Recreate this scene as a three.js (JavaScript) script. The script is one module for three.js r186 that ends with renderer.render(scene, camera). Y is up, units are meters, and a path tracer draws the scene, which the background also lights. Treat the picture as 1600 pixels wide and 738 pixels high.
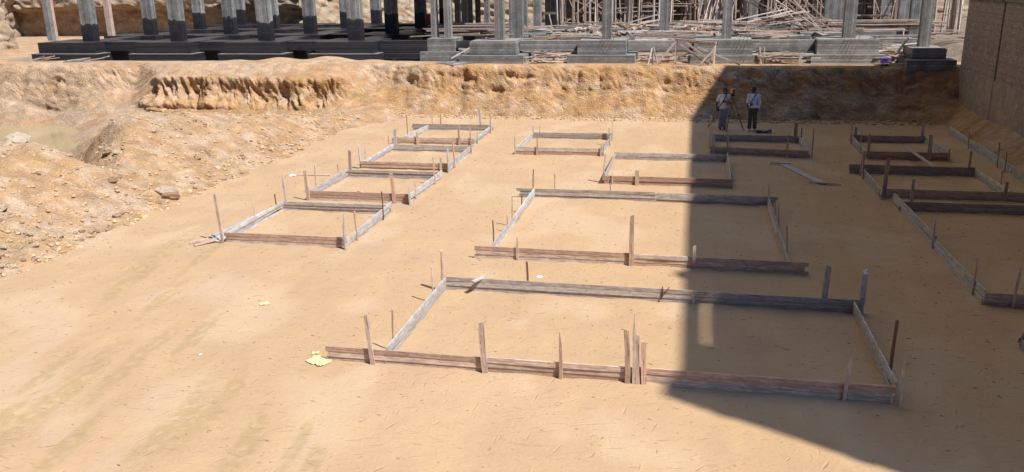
import * as THREE from 'three';
import { Sky } from 'three/addons/objects/Sky.js';
import { ImprovedNoise } from 'three/addons/math/ImprovedNoise.js';
import { MarchingCubes } from 'three/addons/objects/MarchingCubes.js';
import { mergeGeometries, mergeVertices } from 'three/addons/utils/BufferGeometryUtils.js';
import { RoundedBoxGeometry } from 'three/addons/geometries/RoundedBoxGeometry.js';

// ---------------------------------------------------------------- camera, sky, sun, exposure
const scene = new THREE.Scene();
const camera = new THREE.PerspectiveCamera(31.02, 1600 / 738, 0.1, 1000);
camera.position.set(0, 6.2, 0);
camera.setRotationFromMatrix(new THREE.Matrix4().makeBasis(
  new THREE.Vector3(0.97894789, -0.01732737, -0.20337351),
  new THREE.Vector3(-0.0427455, 0.95689108, -0.28728432),
  new THREE.Vector3(0.19958418, 0.28992968, 0.93600584)));
const SUN = new THREE.Vector3(0.517, 0.809, 0.280).normalize();
const sky = new Sky();
sky.scale.setScalar(5000);
sky.material.uniforms.sunPosition.value.copy(SUN);
sky.material.uniforms.turbidity.value = 9;
sky.material.uniforms.rayleigh.value = .22;
sky.material.uniforms.mieCoefficient.value = 0.005;
sky.name = 'sky'; sky.userData = { kind: 'structure' };
scene.add(sky);
scene.environmentIntensity = 0.235;
const sun = new THREE.DirectionalLight(new THREE.Color(1.0, 0.98, 0.945), 5);
sun.position.copy(SUN).multiplyScalar(90).add(new THREE.Vector3(0, 0, -30));
sun.target.position.set(0, 0, -30);
sun.castShadow = true;
sun.shadow.radius = 1.25;
sun.shadow.mapSize.set(4096, 4096);
Object.assign(sun.shadow.camera, { left: -70, right: 70, top: 70, bottom: -70, near: 1, far: 250 });
scene.add(sun, sun.target);
const renderer = new THREE.WebGLRenderer({ antialias: true });
renderer.toneMapping = THREE.LinearToneMapping;
renderer.toneMappingExposure = 1.45;
renderer.shadowMap.enabled = true;

// ---------------------------------------------------------------- helpers
let seed = 12345;
const rnd = () => { seed = (seed + 0x6D2B79F5) | 0; let t = Math.imul(seed ^ (seed >>> 15), 1 | seed); t = (t + Math.imul(t ^ (t >>> 7), 61 | t)) ^ t; return ((t ^ (t >>> 14)) >>> 0) / 4294967296; };
const rr = (a, b) => a + (b - a) * rnd();
const pick = a => a[Math.floor(rnd() * a.length)];
const IN = new ImprovedNoise();
const nz = (x, y = 0, z = 0) => IN.noise(x + 100.31, y + 57.77, z + 31.13);
const fbm = (x, y, z = 0, o = 4) => { let s = 0, a = 0.5; for (let i = 0; i < o; i++) { s += a * nz(x, y, z); x *= 2.03; y *= 2.03; z *= 2.03; a *= 0.5; } return s; };
const clamp = (v, a = 0, b = 1) => Math.min(b, Math.max(a, v));
const ss = (a, b, v) => { const t = clamp((v - a) / (b - a)); return t * t * (3 - 2 * t); };
const mix = (a, b, t) => a + (b - a) * t;
const names = {};
function numbered(n) { const k = names[n] = (names[n] || 0) + 1; return k === 1 ? n : n + '_' + String(k - 1).padStart(3, '0'); }
function tag(o, label, category, group) { o.userData = { ...o.userData, label, category }; if (group) o.userData.group = group; return o; }
function thing(name, label, category, pos, group) {
  const o = new THREE.Group(); o.name = numbered(name); o.position.set(...pos); scene.add(o); return tag(o, label, category, group);
}
function solo(name, geo, m, label, category, group) { const o = new THREE.Mesh(geo, m); o.name = numbered(name); scene.add(o); return tag(o, label, category, group); }
function part(name, geo, m, parent, p = [0, 0, 0], r = [0, 0, 0]) { const o = new THREE.Mesh(geo, m); o.name = name; o.position.set(...p); o.rotation.set(...r); parent.add(o); return o; }
function struct(name, geo, m) { const o = new THREE.Mesh(geo, m); o.name = name; o.userData = { kind: 'structure' }; scene.add(o); return o; }

// box with uv in metres; long axis of the grain along u. vert = grain runs along y
function boxUV(w, h, d, vert = false, ox = rnd() * 7, oy = rnd() * 7) {
  const g = new THREE.BoxGeometry(w, h, d); const p = g.attributes.position, n = g.attributes.normal, uv = g.attributes.uv;
  for (let i = 0; i < p.count; i++) {
    let a, b; const x = p.getX(i), y = p.getY(i), z = p.getZ(i);
    if (Math.abs(n.getX(i)) > .5) { a = z; b = y; } else if (Math.abs(n.getY(i)) > .5) { a = x; b = z; } else { a = x; b = y; }
    if (vert) uv.setXY(i, b + ox, a + oy); else uv.setXY(i, a + ox, b + oy);
  }
  return g;
}
// sawn timber, length along x, gently warped, uneven ends
function plankGeo(L, H, T, warp = 1) {
  const n = Math.max(2, Math.min(5, Math.round(L / 0.8)));
  const g = new THREE.BoxGeometry(L, H, T, n, 1, 1); const p = g.attributes.position, uv = g.attributes.uv, nn = g.attributes.normal;
  const a = rr(-1, 1), b = rr(-1, 1), k = rr(0, 6), ou = rnd() * 5, ov = rnd(), e0 = rr(-.02, .02) * warp, e1 = rr(-.02, .02) * warp;
  for (let i = 0; i < p.count; i++) {
    const x = p.getX(i), y = p.getY(i), z = p.getZ(i), t = x / L;
    uv.setXY(i, x / 1.5 + ou, (Math.abs(nn.getY(i)) > .5 ? z : y) / .5 + ov);
    const sy = 1 + .025 * warp * Math.sin(k + t * 5);
    p.setXYZ(i, x + (t > .49 ? e1 : t < -.49 ? e0 : 0) * (y > 0 ? 1 : .3), y * sy + warp * .003 * a * Math.sin(3.1 * t + k), z + warp * .011 * b * Math.sin(3.14 * (t + .5)));
  }
  g.computeVertexNormals(); return g;
}
// stake, height along y from -0.12 to h; tip narrows by factor
function stakeGeo(w, t, h, tip = 1) {
  const g = new THREE.BoxGeometry(w, h + .12, t, 1, 3, 1); g.translate(0, (h - .12) / 2, 0);
  const p = g.attributes.position, uv = g.attributes.uv; const b = rr(-.012, .012), o = rnd() * 4, ov = rnd(), sk = rr(-.02, .02);
  for (let i = 0; i < p.count; i++) {
    const x = p.getX(i), y = p.getY(i), z = p.getZ(i);
    uv.setXY(i, y / 1.5 + o, (x + z) / .5 + ov);
    const q = y > h - .01 ? tip : 1;
    p.setXYZ(i, x * q + b * Math.sin(y * 4), y + (y > h - .01 ? sk * Math.sign(x) : 0), z * q);
  }
  g.computeVertexNormals(); return g;
}
function orient(o, a, b) { // lay an x-long piece from a to b
  const va = new THREE.Vector3(...a), vb = new THREE.Vector3(...b); o.position.copy(va).lerp(vb, .5);
  o.quaternion.setFromUnitVectors(new THREE.Vector3(1, 0, 0), vb.clone().sub(va).normalize()); return o;
}
const dist3 = (a, b) => Math.hypot(a[0] - b[0], a[1] - b[1], a[2] - b[2]);

// ---------------------------------------------------------------- textures
function tex(W, H, fn, srgb = true, wrap = THREE.RepeatWrapping) {
  const d = new Uint8Array(W * H * 4);
  for (let j = 0; j < H; j++) for (let i = 0; i < W; i++) { const c = fn(i / W, j / H, i, j); const k = (j * W + i) * 4; d[k] = clamp(c[0]) * 255; d[k + 1] = clamp(c[1]) * 255; d[k + 2] = clamp(c[2]) * 255; d[k + 3] = 255; }
  const t = new THREE.DataTexture(d, W, H); t.wrapS = t.wrapT = wrap; t.magFilter = THREE.LinearFilter; t.minFilter = THREE.LinearMipmapLinearFilter; t.generateMipmaps = true;
  if (srgb) t.colorSpace = THREE.SRGBColorSpace; t.needsUpdate = true; return t;
}
function grid(N, M, fn) { const a = new Float32Array(N * M); for (let j = 0; j < M; j++) for (let i = 0; i < N; i++) a[j * N + i] = fn(i / N, j / M); return a; }
// periodic value noise for tiles
function pnoise(P, sd) {
  const h = new Float32Array(P * P); let s = sd * 7919 + 13; for (let i = 0; i < P * P; i++) { s = (Math.imul(s, 1664525) + 1013904223) | 0; h[i] = (s >>> 8) / 16777216; }
  return (u, v) => { const x = u * P, y = v * P, xi = Math.floor(x), yi = Math.floor(y); let fx = x - xi, fy = y - yi; fx = fx * fx * (3 - 2 * fx); fy = fy * fy * (3 - 2 * fy);
    const m = (a, b) => h[((b % P + P) % P) * P + ((a % P + P) % P)]; return mix(mix(m(xi, yi), m(xi + 1, yi), fx), mix(m(xi, yi + 1), m(xi + 1, yi + 1), fx), fy); };
}
const pf = (ps, u, v) => { let s = 0, a = .5, t = 0; for (const p of ps) { s += a * p(u, v); t += a; a *= .6; } return s / t; };
const P8 = pnoise(8, 1), P16 = pnoise(16, 2), P32 = pnoise(32, 3), P64 = pnoise(64, 4), P128 = pnoise(128, 5), P256 = pnoise(256, 6), P4 = pnoise(4, 7);

// loose earth, 5 m tile
const earthMap = tex(1024, 1024, (u, v) => { const f = pf([P16, P32, P64, P128], u, v), g = P256(u, v), s = P64(u + .3, v + .7); let c = .80 + .26 * (f - .5) + .14 * (g - .5); if (s > .86) c += .08; return [c, c * .985, c * .96]; });
const earthBump = tex(1024, 1024, (u, v) => { const f = pf([P16, P32, P64, P128, P256], u, v); const k = Math.abs(P64(u, v) - .5) * 2; const c = .55 * f + .25 * k + .2 * P256(u, v); return [c, c, c]; }, false);
// pit floor relief, 6 m tile: footprints, drag marks, crumbs
const floorBumpA = (() => { const N = 1024, a = grid(N, N, (u, v) => .5 + .35 * (pf([P16, P32, P64, P128], u, v) - .5) + .07 * (P256(u, v) - .5));
  for (let k = 0; k < 1500; k++) { const cx = rnd() * N, cy = rnd() * N, l = rr(6, 30), w = rr(1.2, 4), th = rr(-.5, .5) + (rnd() < .2 ? 1.2 : 0), am = rr(-.26, .15), c = Math.cos(th), s = Math.sin(th);
    for (let y = -32; y <= 32; y++) for (let x = -32; x <= 32; x++) { const p = (x * c + y * s) / l, q = (-x * s + y * c) / w, d = p * p + q * q; if (d < 1) { const i = ((Math.round(cy + y) % N + N) % N) * N + ((Math.round(cx + x) % N + N) % N); a[i] += am * (1 - d); } } }
  return a; })();
const floorBump = tex(1024, 1024, (u, v, i, j) => { const c = floorBumpA[j * 1024 + i]; return [c, c, c]; }, false);
floorBump.repeat.set(32 / 6, 36 / 6);
// pit floor colour: one sheet 32 m x 36 m, x -18..14, z -5 (v=0) .. -41 (v=1)
const olive = [[-9.6, -10.3, .25, 1.5], [-9.2, -11.8, .2, 1.1], [-8.75, -12.9, .16, .8], [-7.2, -9.7, .3, .9], [-6.9, -10.4, .2, .8], [-6.1, -10.2, .1, .35], [-8.4, -9.1, .2, .5], [-10.4, -11.2, .15, .6], [-5.9, -9.4, .2, .5], [-5.2, -9.6, .12, .4], [-11.9, -15.5, .25, .9], [-10.5, -14.5, .15, .7], [-4.8, -9.2, .15, .4], [-9.9, -9.3, .22, .6], [-12.4, -17.6, .3, 1.2], [-11.2, -17.2, .15, .8]];
const floorMap = tex(2048, 2048, (u, v) => {
  const x = -18 + 32 * u, z = -5 - 36 * v;
  const lo = fbm(x * .22, z * .22, 3, 3), mid = fbm(x * .9, z * .9, 9, 3), st = fbm(x * 2.6, z * .35, 5, 2), fine = P256(u * 4, v * 4.5), f2 = P128(u * 8, v * 9);
  let r = .835 + .03 * lo + .04 * mid + .03 * st + .022 * (fine - .5) + .02 * (f2 - .5);
  let g = r * .872 + .012 * mid, b = r * .70 + .015 * lo - .012 * mid - .01 * st;
  const pale = ss(.08, .3, fbm(x * .5 + 7, z * .3, 20, 3) + .06); const pl = pale * .34; r = mix(r, .92, pl); g = mix(g, .855, pl); b = mix(b, .765, pl);
    let o = 0; for (const [ox, oz, a, l] of olive) { const dx = (x - ox - .14 * (z - oz)) / (a * .9), dz = (z - oz) / (l * 1.5), d = dx * dx + dz * dz; if (d < 2.2) o = Math.max(o, ss(2, .2, d + 2.2 * fbm(x * 3, z * 1.6, 2, 3)) * ss(-.25, .25, fbm(x * 7, z * 5, 8, 2) + .12)); }
  r = mix(r, .70, o * .42); g = mix(g, .63, o * .42); b = mix(b, .44, o * .42);
  return [r, g, b];
}, true, THREE.MirroredRepeatWrapping);
// sawn wood: grain along u
const woodH = (() => { const a = grid(512, 256, (u, v) => { const w = v + .02 * (P8(u, v) - .5) + .006 * P32(u, v); const l = P64(u * .06, w * 1) * .5 + P256(u * .03, w) * .35 + P128(u * .5, w) * .15; return l; }); return a; })();
const knots = Array.from({ length: 16 }, () => [rnd() * 512, rnd() * 256, rr(2, 4.5), rr(.15, .34)]), smears = Array.from({ length: 12 }, () => [rnd() * 512, rnd() * 256, rr(10, 46), rr(3, 12), rr(.05, .13)]);
const woodMap = tex(512, 256, (u, v, i, j) => { const l = woodH[j * 512 + i], st = P16(u, v), bl = P32(u * .5, v); let c = .80 + .34 * (l - .5) + .14 * (st - .5); if (l < .3) c -= .12; for (const [kx, ky, kr, kd] of knots) { const d = Math.hypot((i - kx) / 1.7, j - ky) / kr; if (d < 1.4) c -= kd * ss(1.4, .5, d); } for (const [kx, ky, ka, kb, kd] of smears) { const d = Math.hypot((i - kx) / ka, (j - ky) / kb); if (d < 1) c += kd * ss(1, .3, d + .7 * (P64(u, v) - .5)); } const w = .06 * (bl - .5); return [c + w, c, c - w]; });
const woodBump = tex(512, 256, (u, v, i, j) => { const l = woodH[j * 512 + i]; return [l, l, l]; }, false);
// board-marked concrete: boards run along u, 3 m tile
const concMap = tex(1024, 1024, (u, v) => { const bd = Math.floor(v * 25), f = v * 25 - bd, e = (f < .07 || f > .95) ? 1 : 0; const tone = P32(.37 * bd + .01, .1) - .5; let c = .68 + .20 * tone + .26 * (pf([P8, P16, P32, P64], u, v) - .5) + .10 * (P256(u * .15, v) - .5) + .05 * (P256(u, v) - .5) - .17 * e; if (P32(u + .2, v + .5) > .87) c += .09; return [c, c * .99, c * .965]; });
const concBump = tex(1024, 1024, (u, v) => { const bd = Math.floor(v * 25), f = v * 25 - bd; const e = (f < .08) ? -.35 : 0; const c = .6 + e + .3 * (P32(.37 * bd, .1) - .5) + .2 * (P256(u * .15, v) - .5) + .15 * (P128(u, v) - .5); return [c, c, c]; }, false);
for (const t of [concMap, concBump]) t.repeat.set(1 / 3, 1 / 3);
for (const t of [earthMap, earthBump]) t.repeat.set(1 / 5, 1 / 5);
// far brickwork: 1.92 m x 1.92 m tile, courses 8 cm
const brickF = (u, v) => { const row = Math.floor(v * 24), fy = v * 24 - row, x = u * 8 + (row % 2) * .5, col = Math.floor(x), fx = x - col; return [row, ((col % 8) + 8) % 8, fx, fy]; };
const brickMap = tex(1024, 1024, (u, v) => { const [r, c, fx, fy] = brickF(u, v); const m = fx < .05 || fy < .16; const t = P64(c * .123 + .011, r * .0417 + .3) - .5; let a = .63 + .13 * t + .07 * (P64(.3, r * .0417) - .5) + .18 * (pf([P16, P64, P128], u, v) - .5); if (m) { a = .50 + .1 * (P128(u, v) - .5); return [a, a * .97, a * .92]; } return [a, a * .90, a * .82]; });
const brickBump = tex(1024, 1024, (u, v) => { const [r, c, fx, fy] = brickF(u, v); const m = fx < .05 || fy < .16; const t = P64(c * .123 + .2, r * .0417); const a = m ? .15 : .6 + .4 * t + .1 * P128(u, v); return [a, a, a]; }, false);
for (const t of [brickMap, brickBump]) t.repeat.set(1 / 1.92, 1 / 1.92);

// ---------------------------------------------------------------- materials (linear base colours multiply the maps)
const std = (r, g, b, o = {}) => new THREE.MeshStandardMaterial({ color: new THREE.Color(r, g, b), roughness: .92, ...o });
const wood = (r, g, b) => std(r, g, b, { map: woodMap, bumpMap: woodBump, bumpScale: .004, roughness: .9 });
const M = {
  floor: std(.595, .516, .447, { map: floorMap, bumpMap: floorBump, bumpScale: .045, roughness: .97 }),
  earth: std(1, 1, 1, { map: earthMap, bumpMap: earthBump, bumpScale: .1, roughness: .98, vertexColors: true }),
  brown: [wood(.82, .52, .34), wood(.88, .62, .44), wood(.72, .50, .36), wood(.86, .65, .48), wood(.66, .42, .28)],
  greyBack: [wood(.66, .54, .43), wood(.60, .50, .41), wood(.70, .59, .48), wood(.58, .46, .36)],
  grey: [wood(.70, .64, .57), wood(.64, .59, .53), wood(.77, .71, .64), wood(.58, .51, .44)],
  tan: [wood(.74, .56, .42), wood(.64, .50, .40), wood(.52, .36, .26), wood(.82, .68, .55), wood(.42, .26, .18)],
  rust: std(.16, .075, .04, { roughness: .85 }),
  conc: [std(.50, .475, .435, { map: concMap, bumpMap: concBump, bumpScale: .02 }), std(.44, .42, .385, { map: concMap, bumpMap: concBump, bumpScale: .02 }), std(.55, .52, .475, { map: concMap, bumpMap: concBump, bumpScale: .02 })],
  bitumen: std(.045, .042, .047, { map: concMap, bumpMap: concBump, bumpScale: .015, roughness: .5 }),
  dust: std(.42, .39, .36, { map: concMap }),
  brick: std(.97, .92, .87, { map: brickMap, bumpMap: brickBump, bumpScale: .02 }),
  plinth: std(.55, .44, .34, { map: earthMap, bumpMap: earthBump, bumpScale: .05 }),
  rock: [std(.54, .36, .20, { map: earthMap, bumpMap: earthBump, bumpScale: .03 }), std(.66, .475, .29, { map: earthMap, bumpMap: earthBump, bumpScale: .03 }), std(.42, .26, .13, { map: earthMap, bumpMap: earthBump, bumpScale: .03 }), std(.64, .50, .36, { map: earthMap, bumpMap: earthBump, bumpScale: .03 })],
  clod: std(.43, .28, .15, { roughness: 1 }),
  clodFloor: std(.33, .225, .125, { roughness: 1 }),
  water: std(.31, .24, .125, { roughness: .12 }),
  white: std(.75, .74, .72), red: std(.42, .03, .02, { roughness: .5 }), purple: std(.2, .11, .42), yellow: std(.57, .49, .23, { roughness: .7 }),
};

// ---------------------------------------------------------------- terrain
const PAD = 2.2;
function heap(x, z) {
  const s = -14.75 + .45 * nz(z * .33, 3) + .25 * nz(z * 1.1, 8) + .2 * nz(z * 2.7, 18) + .22 * nz(x * 1.9, z * 1.9, 9) + 1.5 * ss(-33, -39, z) - x;
  let h = -.08;
  if (s > -.4) {
    const cr = (z > -22.5 ? mix(1.9, 1.55, ss(-22.5, -18, z)) : mix(.42, 2.0, ss(-37.5, -24.5, z))) + .16 * fbm(z * .5, 1, 5, 2);
    const s1 = Math.max(0, s + .2), q = .54 * s1 * s1 / (s1 + .55) / cr, f = q < .8 ? q : q < 1.4 ? .8 + (q - .8) - (q - .8) * (q - .8) / 1.2 : 1.1;
    h += .07 * ss(-.4, .1, s) + cr * f / 1.1 - Math.max(0, cr - mix(.95, -.15, ss(-28.5, -35, z))) * ss(mix(5.2, 2.6, ss(-29, -35, z)), mix(8.6, 5.5, ss(-29, -35, z)), s);
    h += ss(0, 1.5, s) * (.16 * fbm(x * .9, z * .9, 4, 4) + .035 * nz(x * 4, z * 4, 2));
  }
  const xl = -27.6 + .8 * (z + 37) + .5 * nz(z * .5, 40);
  const m = ss(0, 4.6, xl - x) * ss(-21.5, -23.5, z);
  return mix(h, -1.25, m);
}
function terrainH(x, z) {
  const base = heap(x, z);
  const left = ss(-12.5, -17, x);
  const zToe = mix(-38.9, -39.4, left) + .45 * nz(x * .4, 1) + .2 * nz(x * 1.3, 2) + 1.4 * ss(-29, -33, x) + 1.1 * ss(9, 11, x) + 1.3 * ss(-15.2, -18, x) * ss(-29.5, -26.5, x);
  const zTop = mix(-40.6, mix(-41.7, -41.0, ss(-29, -32, x)), left) + .3 * nz(x * .6, 5) + .16 * nz(x * 2.1, 6) - .35 * ss(-12, -14, x) * ss(-18, -16, x) + .75 * ss(-15.2, -18, x) * ss(-29.5, -26.5, x);
  const t = clamp((zToe - z) / (zToe - zTop), 0, 1);
  const cut = .35 + .25 * nz(x * .35, 12) + .2 * left;
  const face = ss(-15.2, -17.5, x) * ss(-29.5, -27, x);
  const p0 = t < .55 ? (1 - cut) * .75 * Math.pow(t / .55, 1.2) : mix((1 - cut) * .75, 1, ss(.55, .98, t));
  const p1 = t < .28 ? .14 * t / .28 : t < .55 ? mix(.14, .76, (t - .28) / .27) : mix(.76, 1, Math.pow((t - .55) / .45, .9));
  const p = mix(p0, p1, face);
  let pad = PAD + .05 * fbm(x * .6, z * .6, 7, 3) - .45 * ss(-42.6, -43.3, z) * ss(-66, -62, z) * ss(-38, -36.5, x) * ss(15, 13, x);
  pad += .25 * ss(-41, -42.4, z) * ss(-44.5, -42.6, z) * ss(-26, -22, x) * ss(-14.5, -17, x) * (.6 + nz(x * .5, 14));
  let h = mix(base, pad, p);
  const rt = clamp((x - 10.25 - .2 * nz(z * .5, 21) - .1 * nz(z * 2, 3)) / 1.1); if (z > -40.5 && x > 9) h = Math.max(h, rt * .9 - .08 * (1 - rt) + .1 * rt * nz(x * 2, z * 2, 5));
  return h;
}
function axis(segs) { const a = [segs[0][0]]; for (const [s, e, d] of segs) { const n = Math.max(1, Math.round(Math.abs(e - s) / d)); for (let i = 1; i <= n; i++) a.push(s + (e - s) * i / n); } return a; }
{
  const X = axis([[-100, -50, 5], [-50, -36, .6], [-36, -28, .2], [-28, -13, .09], [-13, 11.6, .1], [11.6, 15, .5], [15, 70, 6]]);
  const Z = axis([[16, -10, 1], [-10, -14, .3], [-14, -37, .125], [-37, -43, .045], [-43, -46, .2], [-46, -70, .8], [-70, -150, 8]]);
  const nx = X.length, nzv = Z.length, pos = new Float32Array(nx * nzv * 3), uv = new Float32Array(nx * nzv * 2), col = new Float32Array(nx * nzv * 3);
  const sand = [.56, .36, .205], ochre = [.61, .36, .155], pale = [.64, .48, .345], redb = [.50, .255, .11], grey = [.47, .40, .34];
  for (let j = 0; j < nzv; j++) for (let i = 0; i < nx; i++) {
    const x = X[i], z = Z[j], k = j * nx + i; let y = terrainH(x, z);
    const e = .12, gx = (terrainH(x + e, z) - terrainH(x - e, z)) / (2 * e), gz = (terrainH(x, z + e) - terrainH(x, z - e)) / (2 * e), l = Math.hypot(gx, 1, gz), steep = ss(.12, .62, 1 - 1 / l);
    let d = 0; if (steep > 0) { const r1 = 1 - Math.abs(nz(x * 1.3, y * 2.4, z * .9)) * 2, r2 = 1 - Math.abs(nz(x * 3.1 + 4, y * 5, z * 2)) * 2, hole = ss(.25, .5, nz(x * .8, y * 1.7 + 9, 3)); d = steep * (.06 * r1 + .07 * r2 + .07 * (1 - 2 * Math.abs(nz(x * 5, y * 6, z * 5))) + .06 * Math.abs(nz(x * 11, y * 10, z * 6)) + .05 * (1 - 2 * Math.abs(nz(x * 6.5 + y, y * .6, 15))) - .2 * hole - .08);
      const fc = ss(-15.2, -17.5, x) * ss(-29.5, -27, x) * ss(-37.4, -38.2, z); if (fc > 0) { const rib = 1 - 2 * Math.abs(nz(x * 2.2 + 1.1 * y, y * .9, 4)); d += fc * steep * (.22 * rib + .14 * (1 - 2 * Math.abs(nz(x * 5.2, y * 4.6, 31))) + .1 * nz(x * 5 + y * 1.5, y * 1.6, 1) - .62 * ss(.95, .1, Math.abs(y - (.85 + .5 * nz(x * .33, 77) + .4 * ss(-24, -28, x)))) * ss(-.3, .15, nz(x * .45, 88) + .1)); } }
    pos[3 * k] = x - gx / l * d; pos[3 * k + 1] = y + d / l * .6; pos[3 * k + 2] = z - gz / l * d;
    uv[2 * k] = x; uv[2 * k + 1] = -z + y * .9;
    const n1 = fbm(x * .35, z * .35, y, 3), n2 = fbm(x * 1.4, z * 1.4, y * 1.5, 3);
    let c = sand.map((v, q) => mix(v, ochre[q], clamp(.45 + 1.3 * n1 + .25 * ss(-30, -36, z))));
    const wl = ss(-.1, .25, n2 + .5 * ss(1.5, 2.1, y) * ss(-12, -15, x) + .42 * ss(-25, -29, x)); c = c.map((v, q) => mix(v, pale[q], .62 * wl));
    const wr = ss(.05, .3, n1 * .8 + .5 * n2 + .02); c = c.map((v, q) => mix(v, redb[q], .6 * wr * ss(-36, -38, z)));
    const wg = ss(.12, .3, fbm(x * .8 + 5, z * .8, 60, 3)) * ss(1.8, 2.15, y); c = c.map((v, q) => mix(v, grey[q], .6 * wg));
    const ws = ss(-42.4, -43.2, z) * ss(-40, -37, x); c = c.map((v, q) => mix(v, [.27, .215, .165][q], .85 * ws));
    const wb = ss(.05, .5, y) * ss(-37.6, -38.4, z) * (1 - ws); c = [c[0] * mix(1, 1.1, wb), c[1] * mix(1, 1.06, wb), c[2]];
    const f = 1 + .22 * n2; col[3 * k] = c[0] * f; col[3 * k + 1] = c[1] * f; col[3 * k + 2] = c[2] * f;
  }
  const idx = [];
  for (let j = 0; j < nzv - 1; j++) for (let i = 0; i < nx - 1; i++) {
    if (X[i] > -13.2 && X[i + 1] < 9.9 && Z[j + 1] > -37.9) continue;
    const a = j * nx + i, b = a + 1, c = a + nx, d = c + 1; idx.push(a, b, c, b, d, c);
  }
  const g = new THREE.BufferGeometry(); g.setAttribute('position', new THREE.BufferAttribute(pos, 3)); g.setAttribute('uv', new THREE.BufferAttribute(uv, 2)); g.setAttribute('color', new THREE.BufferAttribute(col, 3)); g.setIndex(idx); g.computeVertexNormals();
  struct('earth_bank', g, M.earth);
  // pit floor
  const FR = [[-11.2, -8.05, -18.4, -21.5], [-11, -7.86, -22.72, -25.75], [-11, -7.9, -27, -30.2], [-11.05, -8.2, -31.65, -34.9], [-6.2, -3.02, -30.14, -33.35], [-2.55, 1.28, -25.9, -29.65], [-4.4, 2.2, -18.15, -23.9], [-4.85, 3.17, -12.38, -16.02], [.8, 4.08, -30.9, -33.6], [6, 8.62, -30.78, -34], [5.4, 8.78, -25.3, -28.45], [5.68, 10, -16.82, -23.85]];
  const mound = (x, z) => { let d = 9; for (const [p, q, r, s] of FR) { const ix = clamp(x, p, q), iz = clamp(z, s, r); d = Math.min(d, Math.hypot(x - ix, z - r), Math.hypot(x - ix, z - s), Math.hypot(x - p, z - iz), Math.hypot(x - q, z - iz)); } return Math.exp(-d * d / .022) * Math.max(0, .02 + .07 * fbm(x * 1.6, z * 1.6, 44, 3)); };
  const fx = axis([[-17, 11.5, .105]]), fz = axis([[15, -8, 1], [-8, -40.4, .105]]), fp = [], fu = [], fi = [];
  for (let j = 0; j < fz.length; j++) for (let i = 0; i < fx.length; i++) { const x = fx[i], z = fz[j]; fp.push(x, .022 * fbm(x * .8, z * .8, 2, 3) + mound(x, z) + .006 * nz(x * 4, z * 4, 6), z); fu.push((x + 18) / 32, (-5 - z) / 36); if (i < fx.length - 1 && j < fz.length - 1) { const a = j * fx.length + i; fi.push(a, a + 1, a + fx.length, a + 1, a + fx.length + 1, a + fx.length); } }
  const fg = new THREE.BufferGeometry(); fg.setAttribute('position', new THREE.Float32BufferAttribute(fp, 3)); fg.setAttribute('uv', new THREE.Float32BufferAttribute(fu, 2)); fg.setIndex(fi); fg.computeVertexNormals();
  struct('pit_floor', fg, M.floor);
  // pond behind the spoil heap
  const pg = new THREE.CircleGeometry(14, 48); pg.rotateX(-Math.PI / 2); pg.translate(-38, -.8, -31); struct('pond', pg, M.water);
  // cut earth face behind the upper site, its upper part overhanging
  const path = [[-90, -36], [-52, -42.5], [-45.5, -45], [-45, -51], [-54, -58], [-56, -64], [-30, -65], [-25, -79], [0, -83], [60, -85]];
  const segs = []; for (let s = 0; s < path.length - 1; s++) { const [ax, az] = path[s], [bx, bz] = path[s + 1], L = Math.hypot(bx - ax, bz - az), st = L > 30 && s !== 5 ? 1.2 : .28, n = Math.ceil(L / st); for (let q = 0; q < n; q++) segs.push([mix(ax, bx, q / n), mix(az, bz, q / n), -(bz - az) / L, (bx - ax) / L, s]); }
  const ny = 46, bp = [], bu = [], bc = [], bi = [];
  segs.forEach(([x, z, nxx, nzz, s], i) => { for (let j = 0; j <= ny; j++) {
    const y = 1.9 + 7 * j / ny; const over = s === 5 ? 1.35 * ss(4.2 + .7 * fbm(x * .5, 3, 0, 4), 4.45 + .7 * fbm(x * .5, 3, 0, 4), y) - .25 : s === 4 ? .5 * ss(4.6, 5.4, y) : -.35 * (y - 2) * .5;
    const d = over + .35 * fbm(x * .5, y * .6, z * .5, 3) + .25 * (1 - 2 * Math.abs(nz(x * 1.1, y * 1.6, z))) + .1 * nz(x * 3, y * 4, z * 3);
    bp.push(x + nxx * d, y, z + nzz * d); bu.push(i * .28, y); const w = ss(-.1, .3, fbm(x * .4, y, z * .4, 3)), w2 = ss(0, .3, fbm(x * .9, y * .8, 7, 3)), far = 0; const f = .95;
    bc.push(mix(mix(.64, .58, w), .40, far * .8) * f * mix(1, .85, w2), mix(mix(.50, .40, w), .24, far * .8) * f * mix(1, .75, w2), mix(mix(.35, .24, w), .13, far * .8) * f * mix(1, .65, w2));
    if (i < segs.length - 1 && j < ny) { const a = i * (ny + 1) + j; bi.push(a, a + ny + 1, a + 1, a + 1, a + ny + 1, a + ny + 2); } } });
  const bg = new THREE.BufferGeometry(); bg.setAttribute('position', new THREE.Float32BufferAttribute(bp, 3)); bg.setAttribute('uv', new THREE.Float32BufferAttribute(bu, 2)); bg.setAttribute('color', new THREE.Float32BufferAttribute(bc, 3)); bg.setIndex(bi); bg.computeVertexNormals();
  struct('cut_earth_face', bg, M.earth);
}
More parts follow.
